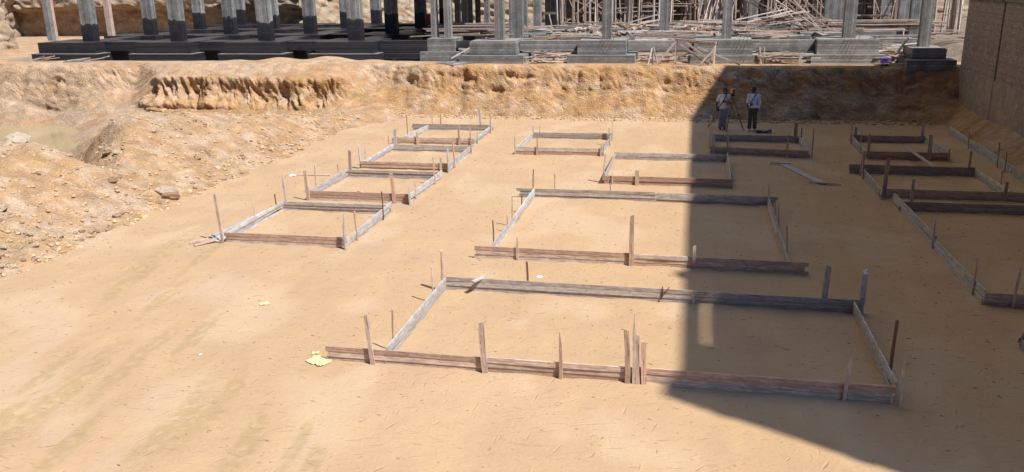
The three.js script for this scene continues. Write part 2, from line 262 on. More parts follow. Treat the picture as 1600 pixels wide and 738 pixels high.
// ---------------------------------------------------------------- rocks and crumbs
const rockGeos = [0, 1, 2, 3, 4].map(k => { let g = new THREE.IcosahedronGeometry(1, 3); g.deleteAttribute('uv'); g.deleteAttribute('normal'); g = mergeVertices(g); const p = g.attributes.position;
  for (let i = 0; i < p.count; i++) { const v = new THREE.Vector3().fromBufferAttribute(p, i); const d = 1 + .55 * fbm(v.x * .9 + k * 9, v.y * .9, v.z * .9, 3); let f = Math.round(nz(v.x * 1.6 + k * 5, v.y * 1.6, v.z * 1.6) * 4) / 4 * .22; v.multiplyScalar(d + f); p.setXYZ(i, v.x, v.y * .72, v.z); }
  const f = g.toNonIndexed(); f.computeVertexNormals(); const uv = []; const q = g.attributes.position; for (let i = 0; i < f.attributes.position.count; i++) uv.push(f.attributes.position.getX(i) * .5 + k, f.attributes.position.getY(i) * .5 + f.attributes.position.getZ(i) * .5); f.setAttribute('uv', new THREE.Float32BufferAttribute(uv, 2)); return f; });
function rock(x, z, r, mi, label, group, flat = 1) { const o = solo('rock', pick(rockGeos), M.rock[mi], label, 'rock', group); o.scale.set(r * rr(.8, 1.3), r * rr(.7, 1) * flat, r * rr(.8, 1.2)); o.rotation.set(rr(-.3, .3), rr(0, 6.28), rr(-.3, .3)); o.position.set(x, terrainH(x, z) + r * .2, z); return o; }
rock(-19.0, -22.4, .34, 0, 'large rounded brown boulder half buried on the spoil heap beside the pond', undefined, .8);
rock(-19.6, -21.6, .32, 3, 'broad pale flat boulder at the edge of the pond', undefined, .6);
rock(-25.6, -30.6, .45, 1, 'pale slab of rock lying at the far end of the pond', undefined, .5);
rock(-18.4, -23.9, .2, 0, 'pair of brown rocks high on the spoil heap, the larger one');
rock(-17.9, -23.7, .17, 1, 'pair of brown rocks high on the spoil heap, the paler smaller one');
rock(-19.4, -28.0, .25, 2, 'dark brown rock under the eroded bank face');
rock(-16.5, -21.4, .14, 2, 'single dark stone in the middle of the spoil slope');
rock(-15.35, -22.2, .3, 3, 'grey-white upright rock at the foot of the slope');
rock(-15.1, -22.0, .22, 2, 'brown broken rock leaning beside the grey-white one');
rock(-16.9, -17.6, .17, 3, 'small chalky white rock on the lower spoil slope');
for (let k = 0; k < 90; k++) { const z = rnd() < .6 ? rr(-14.2, -22.5) : rr(-22, -32), x = -14.95 - Math.abs(rr(-.25, .6) + rr(-.25, .5)); const big = z > -24 ? 1 : .75; rock(x, z, rr(.04, .105) * big * (rnd() < .1 ? 1.7 : 1), pick([0, 1, 1, 3, 1]), 'pale ochre rock among those strewn along the foot of the spoil slope', 'rocks along the foot of the spoil slope'); }
for (let k = 0; k < 40; k++) { const z = rr(-15, -34), x = -15.4 - rr(0, 4); rock(x, z, rr(.04, .11), pick([0, 0, 1, 2]), 'small ochre stone scattered over the face of the spoil slope', 'stones scattered over the spoil slope'); }
for (let k = 0; k < 26; k++) { const x = rr(-13, 9.5), z = -38.2 - rr(0, .9); rock(x, z, rr(.05, .13), pick([0, 1, 2]), 'fallen clod of earth at the foot of the far bank', 'clods fallen from the far bank'); }
function scatter(name, n, m, fn) { // uncountable crumbs
  const g = new THREE.IcosahedronGeometry(1, 0); const p = g.attributes.position; for (let i = 0; i < p.count; i++) { const v = new THREE.Vector3().fromBufferAttribute(p, i), f = 1 + .5 * nz(v.x * 2, v.y * 2, v.z * 2); p.setXYZ(i, v.x * f, v.y * f * .7, v.z * f); } g.computeVertexNormals();
  const im = new THREE.InstancedMesh(g, m, n), o = new THREE.Object3D(), c = new THREE.Color();
  for (let i = 0; i < n; i++) { const [x, y, z, s, e, th] = fn(); o.position.set(x, y, z); o.scale.set(s * e, s, s); o.rotation.set(rr(-.4, .4), th, rr(-.4, .4)); o.updateMatrix(); im.setMatrixAt(i, o.matrix); const k = rr(.75, 1.3); im.setColorAt(i, c.setRGB(k, k * rr(.94, 1.03), k * rr(.85, 1.1))); }
  im.name = name; im.userData = { kind: 'stuff' }; scene.add(im); return im;
}
tag(scatter('earth_rubble', 10500, M.clod, () => { const a = rnd(); let x, z; if (a > .86) { x = rr(-14, 10); z = -38.1 - rnd() * .9; const s = .015 + .06 * Math.pow(rnd(), 3); return [x, Math.max(terrainH(x, z), 0) + s * .3, z, s, rr(.8, 1.6), rr(0, 6.3)]; }
  if (a < .16) { z = rr(-13, -37); x = -14.7 - Math.pow(rnd(), 2.2) * 2.2; } else if (a < .72) { z = rr(-13, -37); x = -14.6 - rnd() * 7; } else { x = rr(-14.5, 10); z = -38 - Math.pow(rnd(), 1.3) * 2.2; }
  const s = .008 + .05 * Math.pow(rnd(), 5) * (a < .16 ? 1.5 : 1.1); return [x, terrainH(x, z) + s * .3, z, s, rr(.8, 1.6), rr(0, 6.3)]; }), 'loose crumbs and small stones covering the spoil slope and banks', 'rubble');
tag(scatter('earth_crumbs', 11000, M.clodFloor, () => { const z = -8.5 - Math.pow(rnd(), .8) * 30, x = rr(-14.6, 10); const s = .004 + .007 * Math.pow(rnd(), 2); return [x, .022 * fbm(x * .8, z * .8, 2, 3) + s * .2, z, s, rr(1.2, 7), rr(-.45, .45) + (rnd() < .2 ? 1.2 : 0)]; }), 'tiny clods of sandy earth scattered over the trampled pit floor', 'crumbs');

// ---------------------------------------------------------------- formwork frames
const BT = .028;
function sideBoards(root, ax, az, bx, bz, cx, cz, mats, rows, joints = []) { // planks from a to b
  const L = Math.hypot(bx - ax, bz - az), ang = Math.atan2(-(bz - az), bx - ax); const cuts = [0, ...joints, 1];
  for (let q = 0; q < cuts.length - 1; q++) { let y = -.03 + rr(-.008, .008); const hs = []; for (let r = 0; r < rows; r++) hs.push(.296 / rows * rr(.9, 1.1));
    for (let r = 0; r < rows; r++) { const u0 = cuts[q] + (q ? .002 : rr(-.012, .006)) , u1 = cuts[q + 1] - (q < cuts.length - 2 ? .002 : rr(-.012, .006)), u = (u0 + u1) / 2, h = hs[r];
      part('plank', plankGeo(L * (u1 - u0), h - .005, BT * rr(.85, 1.1)), pick(mats), root, [mix(ax, bx, u) - cx + ((r - (rows - 1) / 2) * .009 + rr(-.004, .004)) * Math.abs(Math.sin(ang)), y + h / 2 + .02, mix(az, bz, u) - cz + ((r - (rows - 1) / 2) * .009 + rr(-.004, .004)) * Math.abs(Math.cos(ang))], [rr(-.03, .03), ang, rr(-.0025, .0025)]); y += h; } }
}
function frame(label, f, stakes) {
  const cx = (f.x0 + f.x1) / 2, cz = (f.zf + f.zb) / 2; const root = thing('footing_formwork', label, 'formwork', [cx, 0, cz], 'timber footing formwork set out on the pit floor');
  const ol = f.ol ?? .02, or = f.or ?? .02, bl = f.bl ?? .02, br = f.br ?? .02, R = f.rows || [3, 3, 3, 3];
  sideBoards(root, f.x0 - ol, f.zf + (f.skf || 0), f.x1 + or, f.zf - (f.skf || 0), cx, cz, M.brown, R[0], f.jf);
  sideBoards(root, f.x0 - bl, f.zb, f.x1 + br, f.zb, cx, cz, M.greyBack, R[1], f.jb);
  sideBoards(root, f.x0, f.zf - BT * .6 + (f.lf || 0), f.x0, f.zb + BT * .6 - (f.lb || 0), cx, cz, M.grey, R[2], f.jl);
  if (!f.noRight) sideBoards(root, f.x1, f.zf - BT * .6 + (f.rf || 0), f.x1, f.zb + BT * .6 - (f.rb || 0), cx, cz, M.grey, R[3], f.jr);
  for (const [sx, sz, h, w, lean] of stakes) {
    const d = [[Math.abs(sz - f.zf), 'f'], [Math.abs(sz - f.zb), 'b'], [Math.abs(sx - f.x0), 'l'], [Math.abs(sx - f.x1), 'r']].sort((a, b) => a[0] - b[0])[0][1];
    const thin = w < .045, t = thin ? w : .032, off = BT / 2 + t / 2 + .014; let x = sx, z = sz, ry = 0;
    if (d === 'f') z = f.zf + off + (f.skf || 0) * (1 - 2 * (sx - f.x0) / (f.x1 - f.x0)); else if (d === 'b') z = f.zb - off; else if (d === 'l') { x = f.x0 - off; ry = Math.PI / 2; } else { x = f.x1 + off; ry = Math.PI / 2; }
    const mt = thin ? (rnd() < .25 ? M.rust : pick(M.brown)) : pick(d === 'f' ? M.brown : [...M.brown, ...M.grey]);
    const s = new THREE.Mesh(stakeGeo(ry ? t : w, ry ? w : t, h, thin ? 1 : (w < .07 ? .25 : rr(.8, 1))), mt); s.name = 'stake'; s.position.set(x - cx, 0, z - cz); s.rotation.set(rr(-.03, .03), rr(-.15, .15), -Math.atan2(lean, h) * .8 + rr(-.012, .012)); root.add(s);
  }
  return root;
}
frame('small square formwork frame with a bundle of grey planks lying along its outer side', { x0: -11.2, x1: -8.05, zf: -18.4, zb: -21.5, rb: .25 }, [[-11.3,-18.47,1.25,.07,-.1],[-11.3,-19.9,.67,.026,.04],[-11.3,-21.2,.56,.027,-.02],[-11.13,-21.52,1.06,.045,-.06],[-8.1,-18.28,.9,.062,.02],[-7.92,-19.03,.76,.04,-.05],[-7.76,-20.94,.8,.026,-.02]]);
frame('small square formwork frame with a short thick stake at its corner', { x0: -11.0, x1: -7.86, zf: -22.72, zb: -25.75, rb: .25, rows: [3, 3, 3, 3] }, [[-10.98,-22.72,.91,.114,-.05],[-11.07,-23.4,.92,.029,.02],[-10.9,-25.78,.9,.106,0],[-11.16,-25.12,.59,.031,0],[-7.9,-22.64,.51,.148,-.01],[-7.67,-23.18,.6,.038,-.03],[-8.3,-22.57,.91,.111,-.06],[-7.66,-25.13,.88,.04,-.03]]);
frame('small square formwork frame, third in the row along the spoil heap', { x0: -11.0, x1: -7.9, zf: -27.0, zb: -30.2, rb: .2 }, [[-11.0,-27.07,.85,.11,-.03],[-10.97,-27.5,.65,.033,.02],[-10.9,-30.26,.83,.109,.02],[-11.15,-29.9,.66,.036,.02],[-8.15,-27.03,.5,.086,0],[-7.95,-26.88,.83,.107,-.03],[-7.68,-27.6,.91,.044,-.06],[-7.7,-29.9,.8,.04,-.03]]);
frame('small square formwork frame at the far corner between the spoil heap and the bank', { x0: -11.05, x1: -8.2, zf: -31.65, zb: -34.9, bl: .7, ol: .5 }, [[-11.12,-32.3,1.05,.038,.01],[-10.87,-34.98,.91,.041,-.01],[-10.48,-35.02,.69,.041,0],[-10.46,-31.63,.48,.101,0],[-8.78,-31.69,.8,.075,0],[-8.3,-31.62,.77,.05,-.03],[-8.09,-32.1,.47,.099,-.01],[-8.74,-34.93,1.0,.081,-.03],[-8.04,-34.34,.86,.04,-.01]]);
frame('sunlit square formwork frame by itself before the bank, touching a larger frame at one corner', { x0: -6.2, x1: -3.02, zf: -30.14, zb: -33.35, rows: [2, 3, 3, 3] }, [[-6.25,-30.1,.71,.035,.01],[-6.15,-33.35,.54,.052,-.02],[-5.9,-33.36,.52,.039,.01],[-5.43,-30.2,.61,.07,.01],[-2.88,-32.23,.69,.073,-.06],[-2.89,-33.16,.83,.088,-.01],[-3.1,-30.14,.49,.069,.02]]);
frame('formwork frame crossed by the shadow edge, with warped planks gaping along its front', { x0: -2.55, x1: 1.28, zf: -25.9, zb: -29.65, rows: [2, 2, 3, 3], lb: .35 }, [[-2.62,-26.1,.91,.1,.05],[-2.3,-25.84,.39,.03,-.01],[-1.54,-25.78,.48,.118,.01],[1.39,-26.3,.52,.057,-.03],[1.35,-26.98,.59,.1,.03]]);
frame('large rectangular formwork frame crossed by the shadow edge, one tall single stake at its front', { x0: -4.4, x1: 2.2, zf: -18.15, zb: -23.9, ol: .32, or: .36, bl: .45, br: .18, jf: [.489, .678], jb: [.55], jl: [.5], jr: [.45] }, [[-3.74,-18.06,.58,.058,.01],[-1.16,-18.14,1.19,.1,.01],[.22,-18.09,.55,.07,-.01],[-4.5,-18.7,.77,.03,0],[-4.5,-20.88,.79,.033,.01],[-4.5,-20.29,.46,.025,-.01],[-4.5,-22.2,.5,.03,0],[-4.44,-23.98,.84,.028,.01],[-3.8,-23.98,.73,.028,0],[-2.18,-23.98,.5,.037,-.01],[2.15,-24.03,.59,.045,-.04],[2.32,-20.93,.89,.031,-.07],[2.32,-21.83,.61,.033,-.04],[2.37,-18.9,.85,.028,-.07]]);
frame('longest formwork frame with a cluster of four tall stakes at the middle of its front', { x0: -4.85, x1: 3.17, zf: -12.38, zb: -16.02, ol: .98, or: -.06, br: .14, jf: [.303, .575], jb: [.62], rows: [3, 3, 3, 2] }, [[-4.77,-15.92,.88,.093,.01],[-4.93,-15.25,.78,.026,0],[-3.11,-16.05,.69,.039,-.03],[-5.07,-12.42,.91,.076,-.08],[-4.95,-12.9,.8,.025,.02],[-3.12,-12.45,.91,.095,-.05],[-1.87,-12.4,.83,.055,-.02],[-.80,-12.36,.94,.081,-.05],[-.70,-12.3,1.2,.046,-.02],[-.64,-12.29,.86,.081,-.04],[-.54,-12.3,.75,.081,-.03],[2.64,-16.05,.91,.11,.05],[3.32,-16.05,.85,.097,0],[2.45,-12.27,.83,.058,.05],[3.25,-13.0,1.1,.04,0],[3.09,-12.25,.78,.052,0]]);
frame('shaded square formwork frame beside the two surveyors', { x0: .8, x1: 4.08, zf: -30.9, zb: -33.6, skf: -.2, rows: [2, 2, 2, 2] }, [[.66,-32.25,1.2,.072,-.03],[.85,-30.9,.75,.116,-.04],[1.36,-30.9,.88,.069,-.03],[1.45,-30.9,.4,.069,-.02],[3.37,-30.9,.88,.067,0],[3.95,-33.67,.76,.122,0],[4.18,-33.3,.64,.037,0],[4.2,-31,1.05,.033,-.03]]);
frame('shaded square formwork frame with one end of a plank laid across its front', { x0: 6.0, x1: 8.62, zf: -30.78, zb: -34.0, rows: [2, 2, 3, 3] }, [[5.92,-33.6,.97,.048,0],[6.17,-33.99,.56,.097,-.02],[6.05,-30.77,.89,.088,-.02],[5.91,-31.7,.82,.056,0],[7.99,-30.81,.9,.131,0],[8.53,-34.05,.77,.12,0],[8.6,-30.78,.44,.043,0]]);
frame('shaded square formwork frame with a small white scrap inside it', { x0: 5.4, x1: 8.78, zf: -25.3, zb: -28.45, or: .55, bl: .3, lf: .3, rows: [2, 2, 3, 3] }, [[5.3,-28.1,.79,.041,0],[5.3,-27.6,.9,.041,-.04],[5.49,-25.21,1.15,.11,.05],[8.61,-28.44,.81,.08,0],[8.66,-25.38,.57,.09,0],[8.9,-26.21,.67,.037,-.03]]);
frame('shaded long formwork frame with a wide plank side sloping away past its back board', { x0: 5.68, x1: 10.0, zf: -16.82, zb: -23.85, lb: 1.0, jl: [.45], rows: [3, 2, 2, 3] }, [[5.92,-23.95,.9,.086,-.02],[5.6,-20.47,.91,.045,0],[5.59,-17.4,.82,.05,.04],[6.18,-16.83,.88,.049,.06],[8.5,-16.83,.9,.08,0]]);
frame('shaded formwork frame closest to the tall brick building, only its corner showing', { x0: 5.7, x1: 10.0, zf: -10.6, zb: -14.85 }, [[6.6,-10.5,.8,.08,0],[8.8,-14.9,.8,.08,0]]);
{ // single board line along the foot of the brick wall bank
  const root = thing('edge_formwork', 'single line of shaded planks on edge along the bank under the brick wall', 'formwork', [9.98, 0, -30.5]);
  sideBoards(root, 9.92, -25.2, 10.06, -36.2, 9.98, -30.5, M.grey, 2, [.33, .66]);
  for (const [x, z, h, w] of [[9.92, -33.2, .6, .046], [9.88, -29.9, .85, .06], [9.88, -29.2, .7, .06], [9.86, -27.0, .8, .06]]) part('stake', stakeGeo(.032, w, h), pick(M.brown), root, [x - 9.98, 0, z + 30.5], [0, 0, .04]);
}
// ---------------------------------------------------------------- loose timber
function plank(a, b, w, t, mats, label, group, roll = 0) { const nm = /splinter|scrap|offcut|stick|timber end/.test(label) ? 'wood_offcut' : /brace|batten/.test(label) ? 'timber_brace' : /runner/.test(label) ? 'timber_runner' : /beam end|long beam/.test(label) ? 'timber_beam' : 'loose_plank'; const o = solo(nm, plankGeo(dist3(a, b), t, w), pick(mats), label, 'plank', group); orient(o, a, b); o.rotateX(roll); return o; }
plank([3.1, .02, -29.6], [4.05, .02, -26.75], .25, .03, M.grey, 'grey plank lying flat in the shade between the frames, battens at both ends');
plank([2.72, .055, -29.62], [3.4, .055, -29.5], .09, .035, M.brown, 'short brown batten at the far end of the flat grey plank');
plank([3.65, .055, -26.85], [4.55, .055, -26.62], .08, .035, M.brown, 'short brown batten at the near end of the flat grey plank');
plank([7.4, .315, -31.6], [7.55, .315, -28.3], .13, .025, M.grey, 'grey plank bridging the gap between two shaded square frames');
for (const [a, b, w] of [[[-11.62, .03, -18.5], [-11.6, .03, -21.3], .2], [[-11.42, .035, -18.35], [-11.45, .03, -20.9], .15], [[-11.8, .025, -18.5], [-11.72, .025, -20.6], .12], [[-11.55, .075, -18.4], [-11.52, .075, -21.0], .14], [[-11.68, .11, -18.45], [-11.5, .115, -19.9], .12]]) plank(a, b, w, .035, M.grey, 'grey plank in the small bundle lying beside the outermost small frame', 'planks bundled beside the small frame');
for (const [a, b] of [[[-12.1, .03, -18.15], [-11.65, .06, -18.5]], [[-11.85, .03, -18.0], [-11.5, .07, -18.4]]]) plank(a, b, .09, .04, [M.brown[2]], 'dark splintered timber end sticking out of the plank bundle', 'dark timber ends by the plank bundle');
plank([-12.9, .025, -25.8], [-11.7, .03, -25.9], .05, .03, M.brown, 'thin stick on the sand beside a white scrap, near the row of small frames');
plank([-4.2, .30, -15.78], [-4.02, .31, -16.12], .08, .03, M.grey, 'short grey offcut lying across the back board of the longest frame');
plank([-9.9, .02, -23.9], [-9.2, .02, -23.5], .035, .02, M.brown, 'thin splinter of wood on the sand inside a small frame');
for (const [x, z, l, r] of [[-.95, -24.7, .45, .2], [-.6, -24.72, .3, -.3]]) plank([x - l / 2, .025, z + r * .3], [x + l / 2, .03, z - r * .3], .07, .03, M.grey, 'short pale offcut on the sand between two shadow-crossed frames', 'pale offcuts between the shadow-crossed frames');
for (const [a, b] of [[[-.42, .06, -15.99], [-.4, .34, -16.0]], [[-.4, .2, -15.99], [-.27, .33, -16.03]]]) { const o = solo('binding_wire', new THREE.TubeGeometry(new THREE.CatmullRomCurve3([new THREE.Vector3(...a), new THREE.Vector3((a[0] + b[0]) / 2 + .03, (a[1] + b[1]) / 2, a[2] + .02), new THREE.Vector3(...b)]), 6, .012, 5), M.rust, 'rusty twist of wire sticking up from the back board of the longest frame', 'wire', 'rusty wires on the longest frame'); }
{ // scraps on the sand
  const scrap = (x, z, s, m, label, cat, name, fl = .35) => { const g = new THREE.PlaneGeometry(2, 2, 12, 12); g.rotateX(-Math.PI / 2); const p = g.attributes.position; const k = rnd() * 50; for (let i = 0; i < p.count; i++) { const X = p.getX(i), Z = p.getZ(i), r = 1 - .45 * Math.abs(fbm(Math.atan2(Z, X) * .7 + k, 1, 0, 2)) * 2; p.setXYZ(i, X * r, fl * Math.abs(fbm(X * 1.2 + k, Z * 1.2, 3, 3)) * 2 + .03, Z * r); } const gg = mergeGeometries([g, g.clone().translate(0, -.03, 0)]); gg.computeVertexNormals(); const o = solo(name, gg, m, label, cat); o.position.set(x, .005, z); o.scale.set(s, s, s * .8); o.rotation.y = rr(0, 6); };
  scrap(-6.02, -12.28, .2, M.yellow, 'crumpled yellow plastic sack lying at the end of the longest frame', 'sack', 'yellow_sack', .28);
  scrap(-6.22, -12.6, .07, M.yellow, 'torn corner of yellow plastic beside the crumpled sack', 'scrap', 'plastic_scrap', .6);
  scrap(-8.25, -14.65, .1, M.yellow, 'small yellow scrap alone on the bare sand', 'scrap', 'plastic_scrap', .3);
  scrap(-12.95, -25.75, .14, M.white, 'white paper scrap at the end of a thin stick near the small frames', 'scrap', 'paper_scrap', .4);
  scrap(-3.05, -17.1, .065, M.white, 'white scrap on the sand in front of the large frame', 'scrap', 'paper_scrap', .4);
  scrap(5.75, -26.2, .09, M.white, 'white scrap inside a shaded square frame', 'scrap', 'paper_scrap', .4);
  scrap(-8.2, -12.2, .035, M.white, 'tiny white scrap alone on the bare sand', 'scrap', 'paper_scrap', .4);
  const pp = solo('paper_note', plankGeo(.1, .09, .004, 0), M.white, 'white paper fixed to the top of a stake of the longest frame', 'paper'); pp.position.set(3.33, .84, -16.02); pp.rotation.set(-.5, .3, .3);
}
// ---------------------------------------------------------------- tall brick building on the right
{
  const X0 = 11.2, ZN = -5.85, ZF = -35.5, W = 11, T = 16.6; const b = thing('brick_building', 'tall grey-brown brick building standing on the bank and shading the pit', 'building', [X0, 0, (ZN + ZF) / 2]);
  const cz = (ZN + ZF) / 2; const bx = (name, x0, x1, y0, y1, z0, z1, m, vert) => part(name, boxUV(x1 - x0, y1 - y0, Math.abs(z1 - z0), vert), m, b, [(x0 + x1) / 2 - X0, (y0 + y1) / 2, (z0 + z1) / 2 - cz]);
  bx('plinth', X0 - .03, X0 + W, -.6, 2.15, ZF, ZN, M.plinth);
  const levels = [2.15, 5.35, 8.3, 11.1, 13.9, 16.6];
  for (let s = 0; s < 5; s++) { const y0 = levels[s], y1 = levels[s + 1]; const n = 6; for (let k = 0; k < n; k++) { const z0 = mix(ZF, ZN, k / n), z1 = mix(ZF, ZN, (k + 1) / n); bx('brick_panel', X0, X0 + W, y0, y1 - .3, z0 + (k ? .15 : .06), z1 - .15, M.brick); bx('column', X0 + .025, X0 + W - .03, y0, y1 - .3, z1 - .15, z1 + (k < n - 1 ? .15 : 0), M.conc[1], true); } bx('floor_beam', X0 - .06, X0 + W, y1 - .3, y1, ZF - .02, ZN, M.conc[1]); }
  // roof parapet, with one opening, and two taller corner posts
  const pz = (y0, y1, z0, z1, n = 'parapet') => bx(n, X0, X0 + .2, y0, y1, z0, z1, M.conc[1]);
  pz(T, 17.53, ZF, -11.8); pz(T, 17.8, -11.8, -11.4, 'parapet_post'); pz(T, 17.53, -11.4, -10.3); pz(T, 16.8, -10.3, -8.15); pz(17.2, 17.53, -10.3, -8.15); pz(T, 17.53, -8.15, -6.5); pz(T, 17.92, -6.5, ZN, 'parapet_post');
  bx('parapet', X0 + .2, X0 + W, T, 17.53, ZF, ZF + .2, M.conc[1]); bx('parapet', X0 + .2, X0 + W, T, 17.53, ZN - .2, ZN, M.conc[1]);
  const w = thing('brick_annex', 'low brick annex joined to the end of the tall brick building at the bank corner', 'building', [X0, 0, -37.8]);
  const ax = (name, x0, x1, y0, y1, z0, z1, m, vert) => part(name, boxUV(x1 - x0, y1 - y0, Math.abs(z1 - z0), vert), m, w, [(x0 + x1) / 2 - X0, (y0 + y1) / 2, (z0 + z1) / 2 + 37.8]);
  ax('plinth', X0 - .03, X0 + 6, -.6, 2.15, -40.0, ZF - .06, M.plinth);
  ax('brick_panel', X0, X0 + 6, 2.15, 5.05, -40.0, ZF - .12, M.brick);
  ax('roof_slab', X0 - .08, X0 + 6, 5.05, 5.4, -40.06, ZF - .06, M.conc[1]);
  ax('brick_panel', X0 + .02, X0 + 6, 5.4, 6.6, -40.0, ZF - .12, M.brick);
}
// ---------------------------------------------------------------- upper building site: footings, columns, tie beams
function footing(label, group, x, z, o) {
  const k = o.black, y0 = 2.12; const t = thing('column_footing', label, 'footing', [x, y0, z], group); const cm = pick(M.conc), fm = k ? M.bitumen : cm;
  const lw = o.lw || 3.2, ld = o.ld || 3.2, uw = o.uw || 2.4, ud = o.ud || 2.3, lh = o.lh || .46, uh = o.uh || .62, cw = o.cw || .42, cd = o.cd || .42, ch = o.ch || 3.3;
  part('lower_step', boxUV(lw, lh + .5, ld), fm, t, [0, lh / 2 - .25, 0]);
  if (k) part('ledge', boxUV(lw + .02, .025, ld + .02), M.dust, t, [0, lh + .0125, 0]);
  part('upper_step', boxUV(uw, uh, ud), fm, t, [0, lh + .02 + uh / 2, 0]);
  if (!k) part('mortar_crust', boxUV(uw * .96, .03, ud * .96), M.conc[2], t, [0, lh + uh + .035, 0]);
  const yb = lh + uh + .02, ox = o.ox || 0, oz = o.oz || 0;
  part('column', boxUV(cw, ch, cd, true), pick(M.conc), t, [ox, yb + ch / 2, oz]);
  if (k) { const g = new THREE.BoxGeometry(cw + .016, 1.3, cd + .016, 7, 1, 5), q = g.attributes.position, s0 = rnd() * 40; for (let i = 0; i < q.count; i++) if (q.getY(i) > .6) q.setY(i, .65 + .16 * nz(q.getX(i) * 4 + s0, q.getZ(i) * 4, s0)); g.computeVertexNormals(); part('bitumen_coat', g, M.bitumen, t, [ox, yb + .4 + rr(-.1, .12), oz]); }
  return t;
}
function beam(label, group, a, b, y0, y1, w, m) { const L = Math.hypot(b[0] - a[0], b[1] - a[1]); const o = solo('tie_beam', boxUV(L, y1 - y0, w), m, label, 'beam', group); o.position.set((a[0] + b[0]) / 2, (y0 + y1) / 2, (a[1] + b[1]) / 2); o.rotation.y = Math.atan2(-(b[1] - a[1]), b[0] - a[0]); return o; }
// left part: coated with black bitumen
const LX = [-34.9, -28.8, -23.4, -18.1], LZ = [-44.6, -50.4, -56.2, -62.0];
LZ.forEach((z, j) => LX.forEach((x, i) => {
  const w = [4.2, 3.9, 3.8, 3.8][i];
  footing(j === 0 ? ['widest black coated footing, a pale peeling column beside its grey one', 'black coated footing at the pit edge next to the widest one', 'black coated footing at the pit edge over the eroded bank face', 'black coated footing at the pit edge beside the long black wall beam'][i] : 'inner black coated footing with a grey column whose base is black', j === 0 ? 'black footings along the pit edge' : 'black footings further inside the site', x, z, { black: true, lw: w, ld: 3.5, uw: w - .55, ud: 2.9, cw: j === 0 ? .74 : .7, cd: .5, ox: i === 0 ? .6 : .15, ch: 3.4, lh: .4, uh: .6 });
  const y0 = 2.62, y1 = 3.11 + j * .004;
  if (i < 3) beam('black coated tie beam running between two black footings', 'black tie beams', [x + w / 2 - .28, z - .2], [LX[i + 1] - 1.6, z - .2], y0, y1, 1.5, M.bitumen);
  if (j < 3) beam('black coated tie beam running back between rows of black footings', 'black cross beams', [x + .2, z - 1.46], [x + .2, LZ[j + 1] + 1.46], y0, y1 - .003, 1.2, M.bitumen);
}));
beam('long black coated wall beam ending at the first grey concrete pier', undefined, [-16.43, -44.4], [-13.75, -44.4], 2.2, 3.12, .9, M.bitumen);
{ // slab that roofs the dark bay
  const t = thing('floor_slab', 'concrete floor slab roofing the dark bay beside the black columns', 'slab', [-15.6, 6.55, -56]); part('slab', boxUV(8.0, .25, 20), M.conc[1], t, [0, .125, 0]); for (const z of [-8, -2, 4, 9]) part('slab_beam', boxUV(7.6, .4, .3), M.conc[1], t, [0, -.2, z]);
}
const drum = thing('water_drum', 'red drum with a white lid standing in the dark bay', 'drum', [-18.6 + .2, 3.16, -58.9]);
{ const pr = [[0, 0], [.3, 0], [.32, .03], [.3, .06], [.31, .3], [.325, .33], [.31, .36], [.31, .62], [.325, .66], [.3, .7], [0, .7]].map(p => new THREE.Vector2(...p)); part('barrel', new THREE.LatheGeometry(pr, 24), M.red, drum); part('lid', new THREE.LatheGeometry([[0, .7], [.33, .7], [.33, .76], [.29, .79], [0, .79]].map(p => new THREE.Vector2(...p)), 24), M.white, drum); part('handle', new THREE.TorusGeometry(.09, .018, 6, 14, Math.PI), M.white, drum, [.0, .52, .31]); }
// right part: bare concrete
const RX = [-9.75, -4.36, 1.37, 6.95];
footing('half finished footing at the joint of the two sites, straw coloured roots hanging over it', undefined, -13.0, -44.8, { lw: 2.1, ld: 2.6, uw: 1.5, ud: 1.7, cw: .3, cd: .4, ox: -.55 });
const gc = (x, z, w, d, label, group, h = 3.4, y = 3.1) => { const o = solo('concrete_column', boxUV(w, h, d, true), pick(M.conc), label, 'column', group); o.position.set(x, y + h / 2, z); return o; };
gc(-12.75, -44.6, .34, .4, 'second slim grey column on the joint footing', undefined);
const flab = ['grey stepped footing and column right after the joint of the two sites', 'grey stepped footing and column between the dark heaps of timber stubs', 'grey stepped footing and column partly behind the wooden trestle', 'grey stepped footing and column with rubble planks stacked behind it'];
RX.forEach((x, i) => footing(flab[i], 'grey footings along the pit edge', x, -43.0 - i * .12, { lw: 3.25, ld: 3.1, uw: 2.35 + (i > 1 ? .35 : 0), ud: 2.2, ox: .15, cw: i === 3 ? .52 : .44, cd: .5 }));
footing('shaded grey footing and column at the corner of the brick annex', undefined, 10.1, -41.7, { lw: 2.0, ld: 3.0, uw: 1.4, ud: 1.8, cw: .45, cd: .45, ch: 3.3, lh: .38, uh: .4, oz: -.3 });
RX.forEach((x, i) => { const x1 = i < 3 ? RX[i + 1] - 1.2 : null; if (x1) beam('board marked grey tie beam between two stepped footings at the pit edge', 'grey tie beams at the pit edge', [x + 1.2, -43.1], [x1, -43.2], 2.68, 3.18, .5, pick(M.conc)); });
beam('short grey tie beam between the joint footing and the next grey footing', undefined, [-12.2, -44.4], [-10.95, -43.9], 2.75, 3.12, .4, M.conc[1]);
for (const [z, dy] of [[-48.6, 0], [-53.5, -.05], [-58.8, .08]]) for (let i = 0; i < 4; i++) { const a = RX[i], b = i < 3 ? RX[i + 1] : 12.4; beam('grey tie beam of the inner rows, timber lying over it', 'grey tie beams of the inner rows', [a + .9, z], [b - .9, z], 2.5 + dy, 3.02 + dy, .45, pick(M.conc)); const o = solo('pad_footing', boxUV(1.9, 1.2, 1.6), pick(M.conc), 'low grey pad footing of the inner rows', 'footing', 'inner grey pad footings'); o.position.set(a, 2.3, z); }
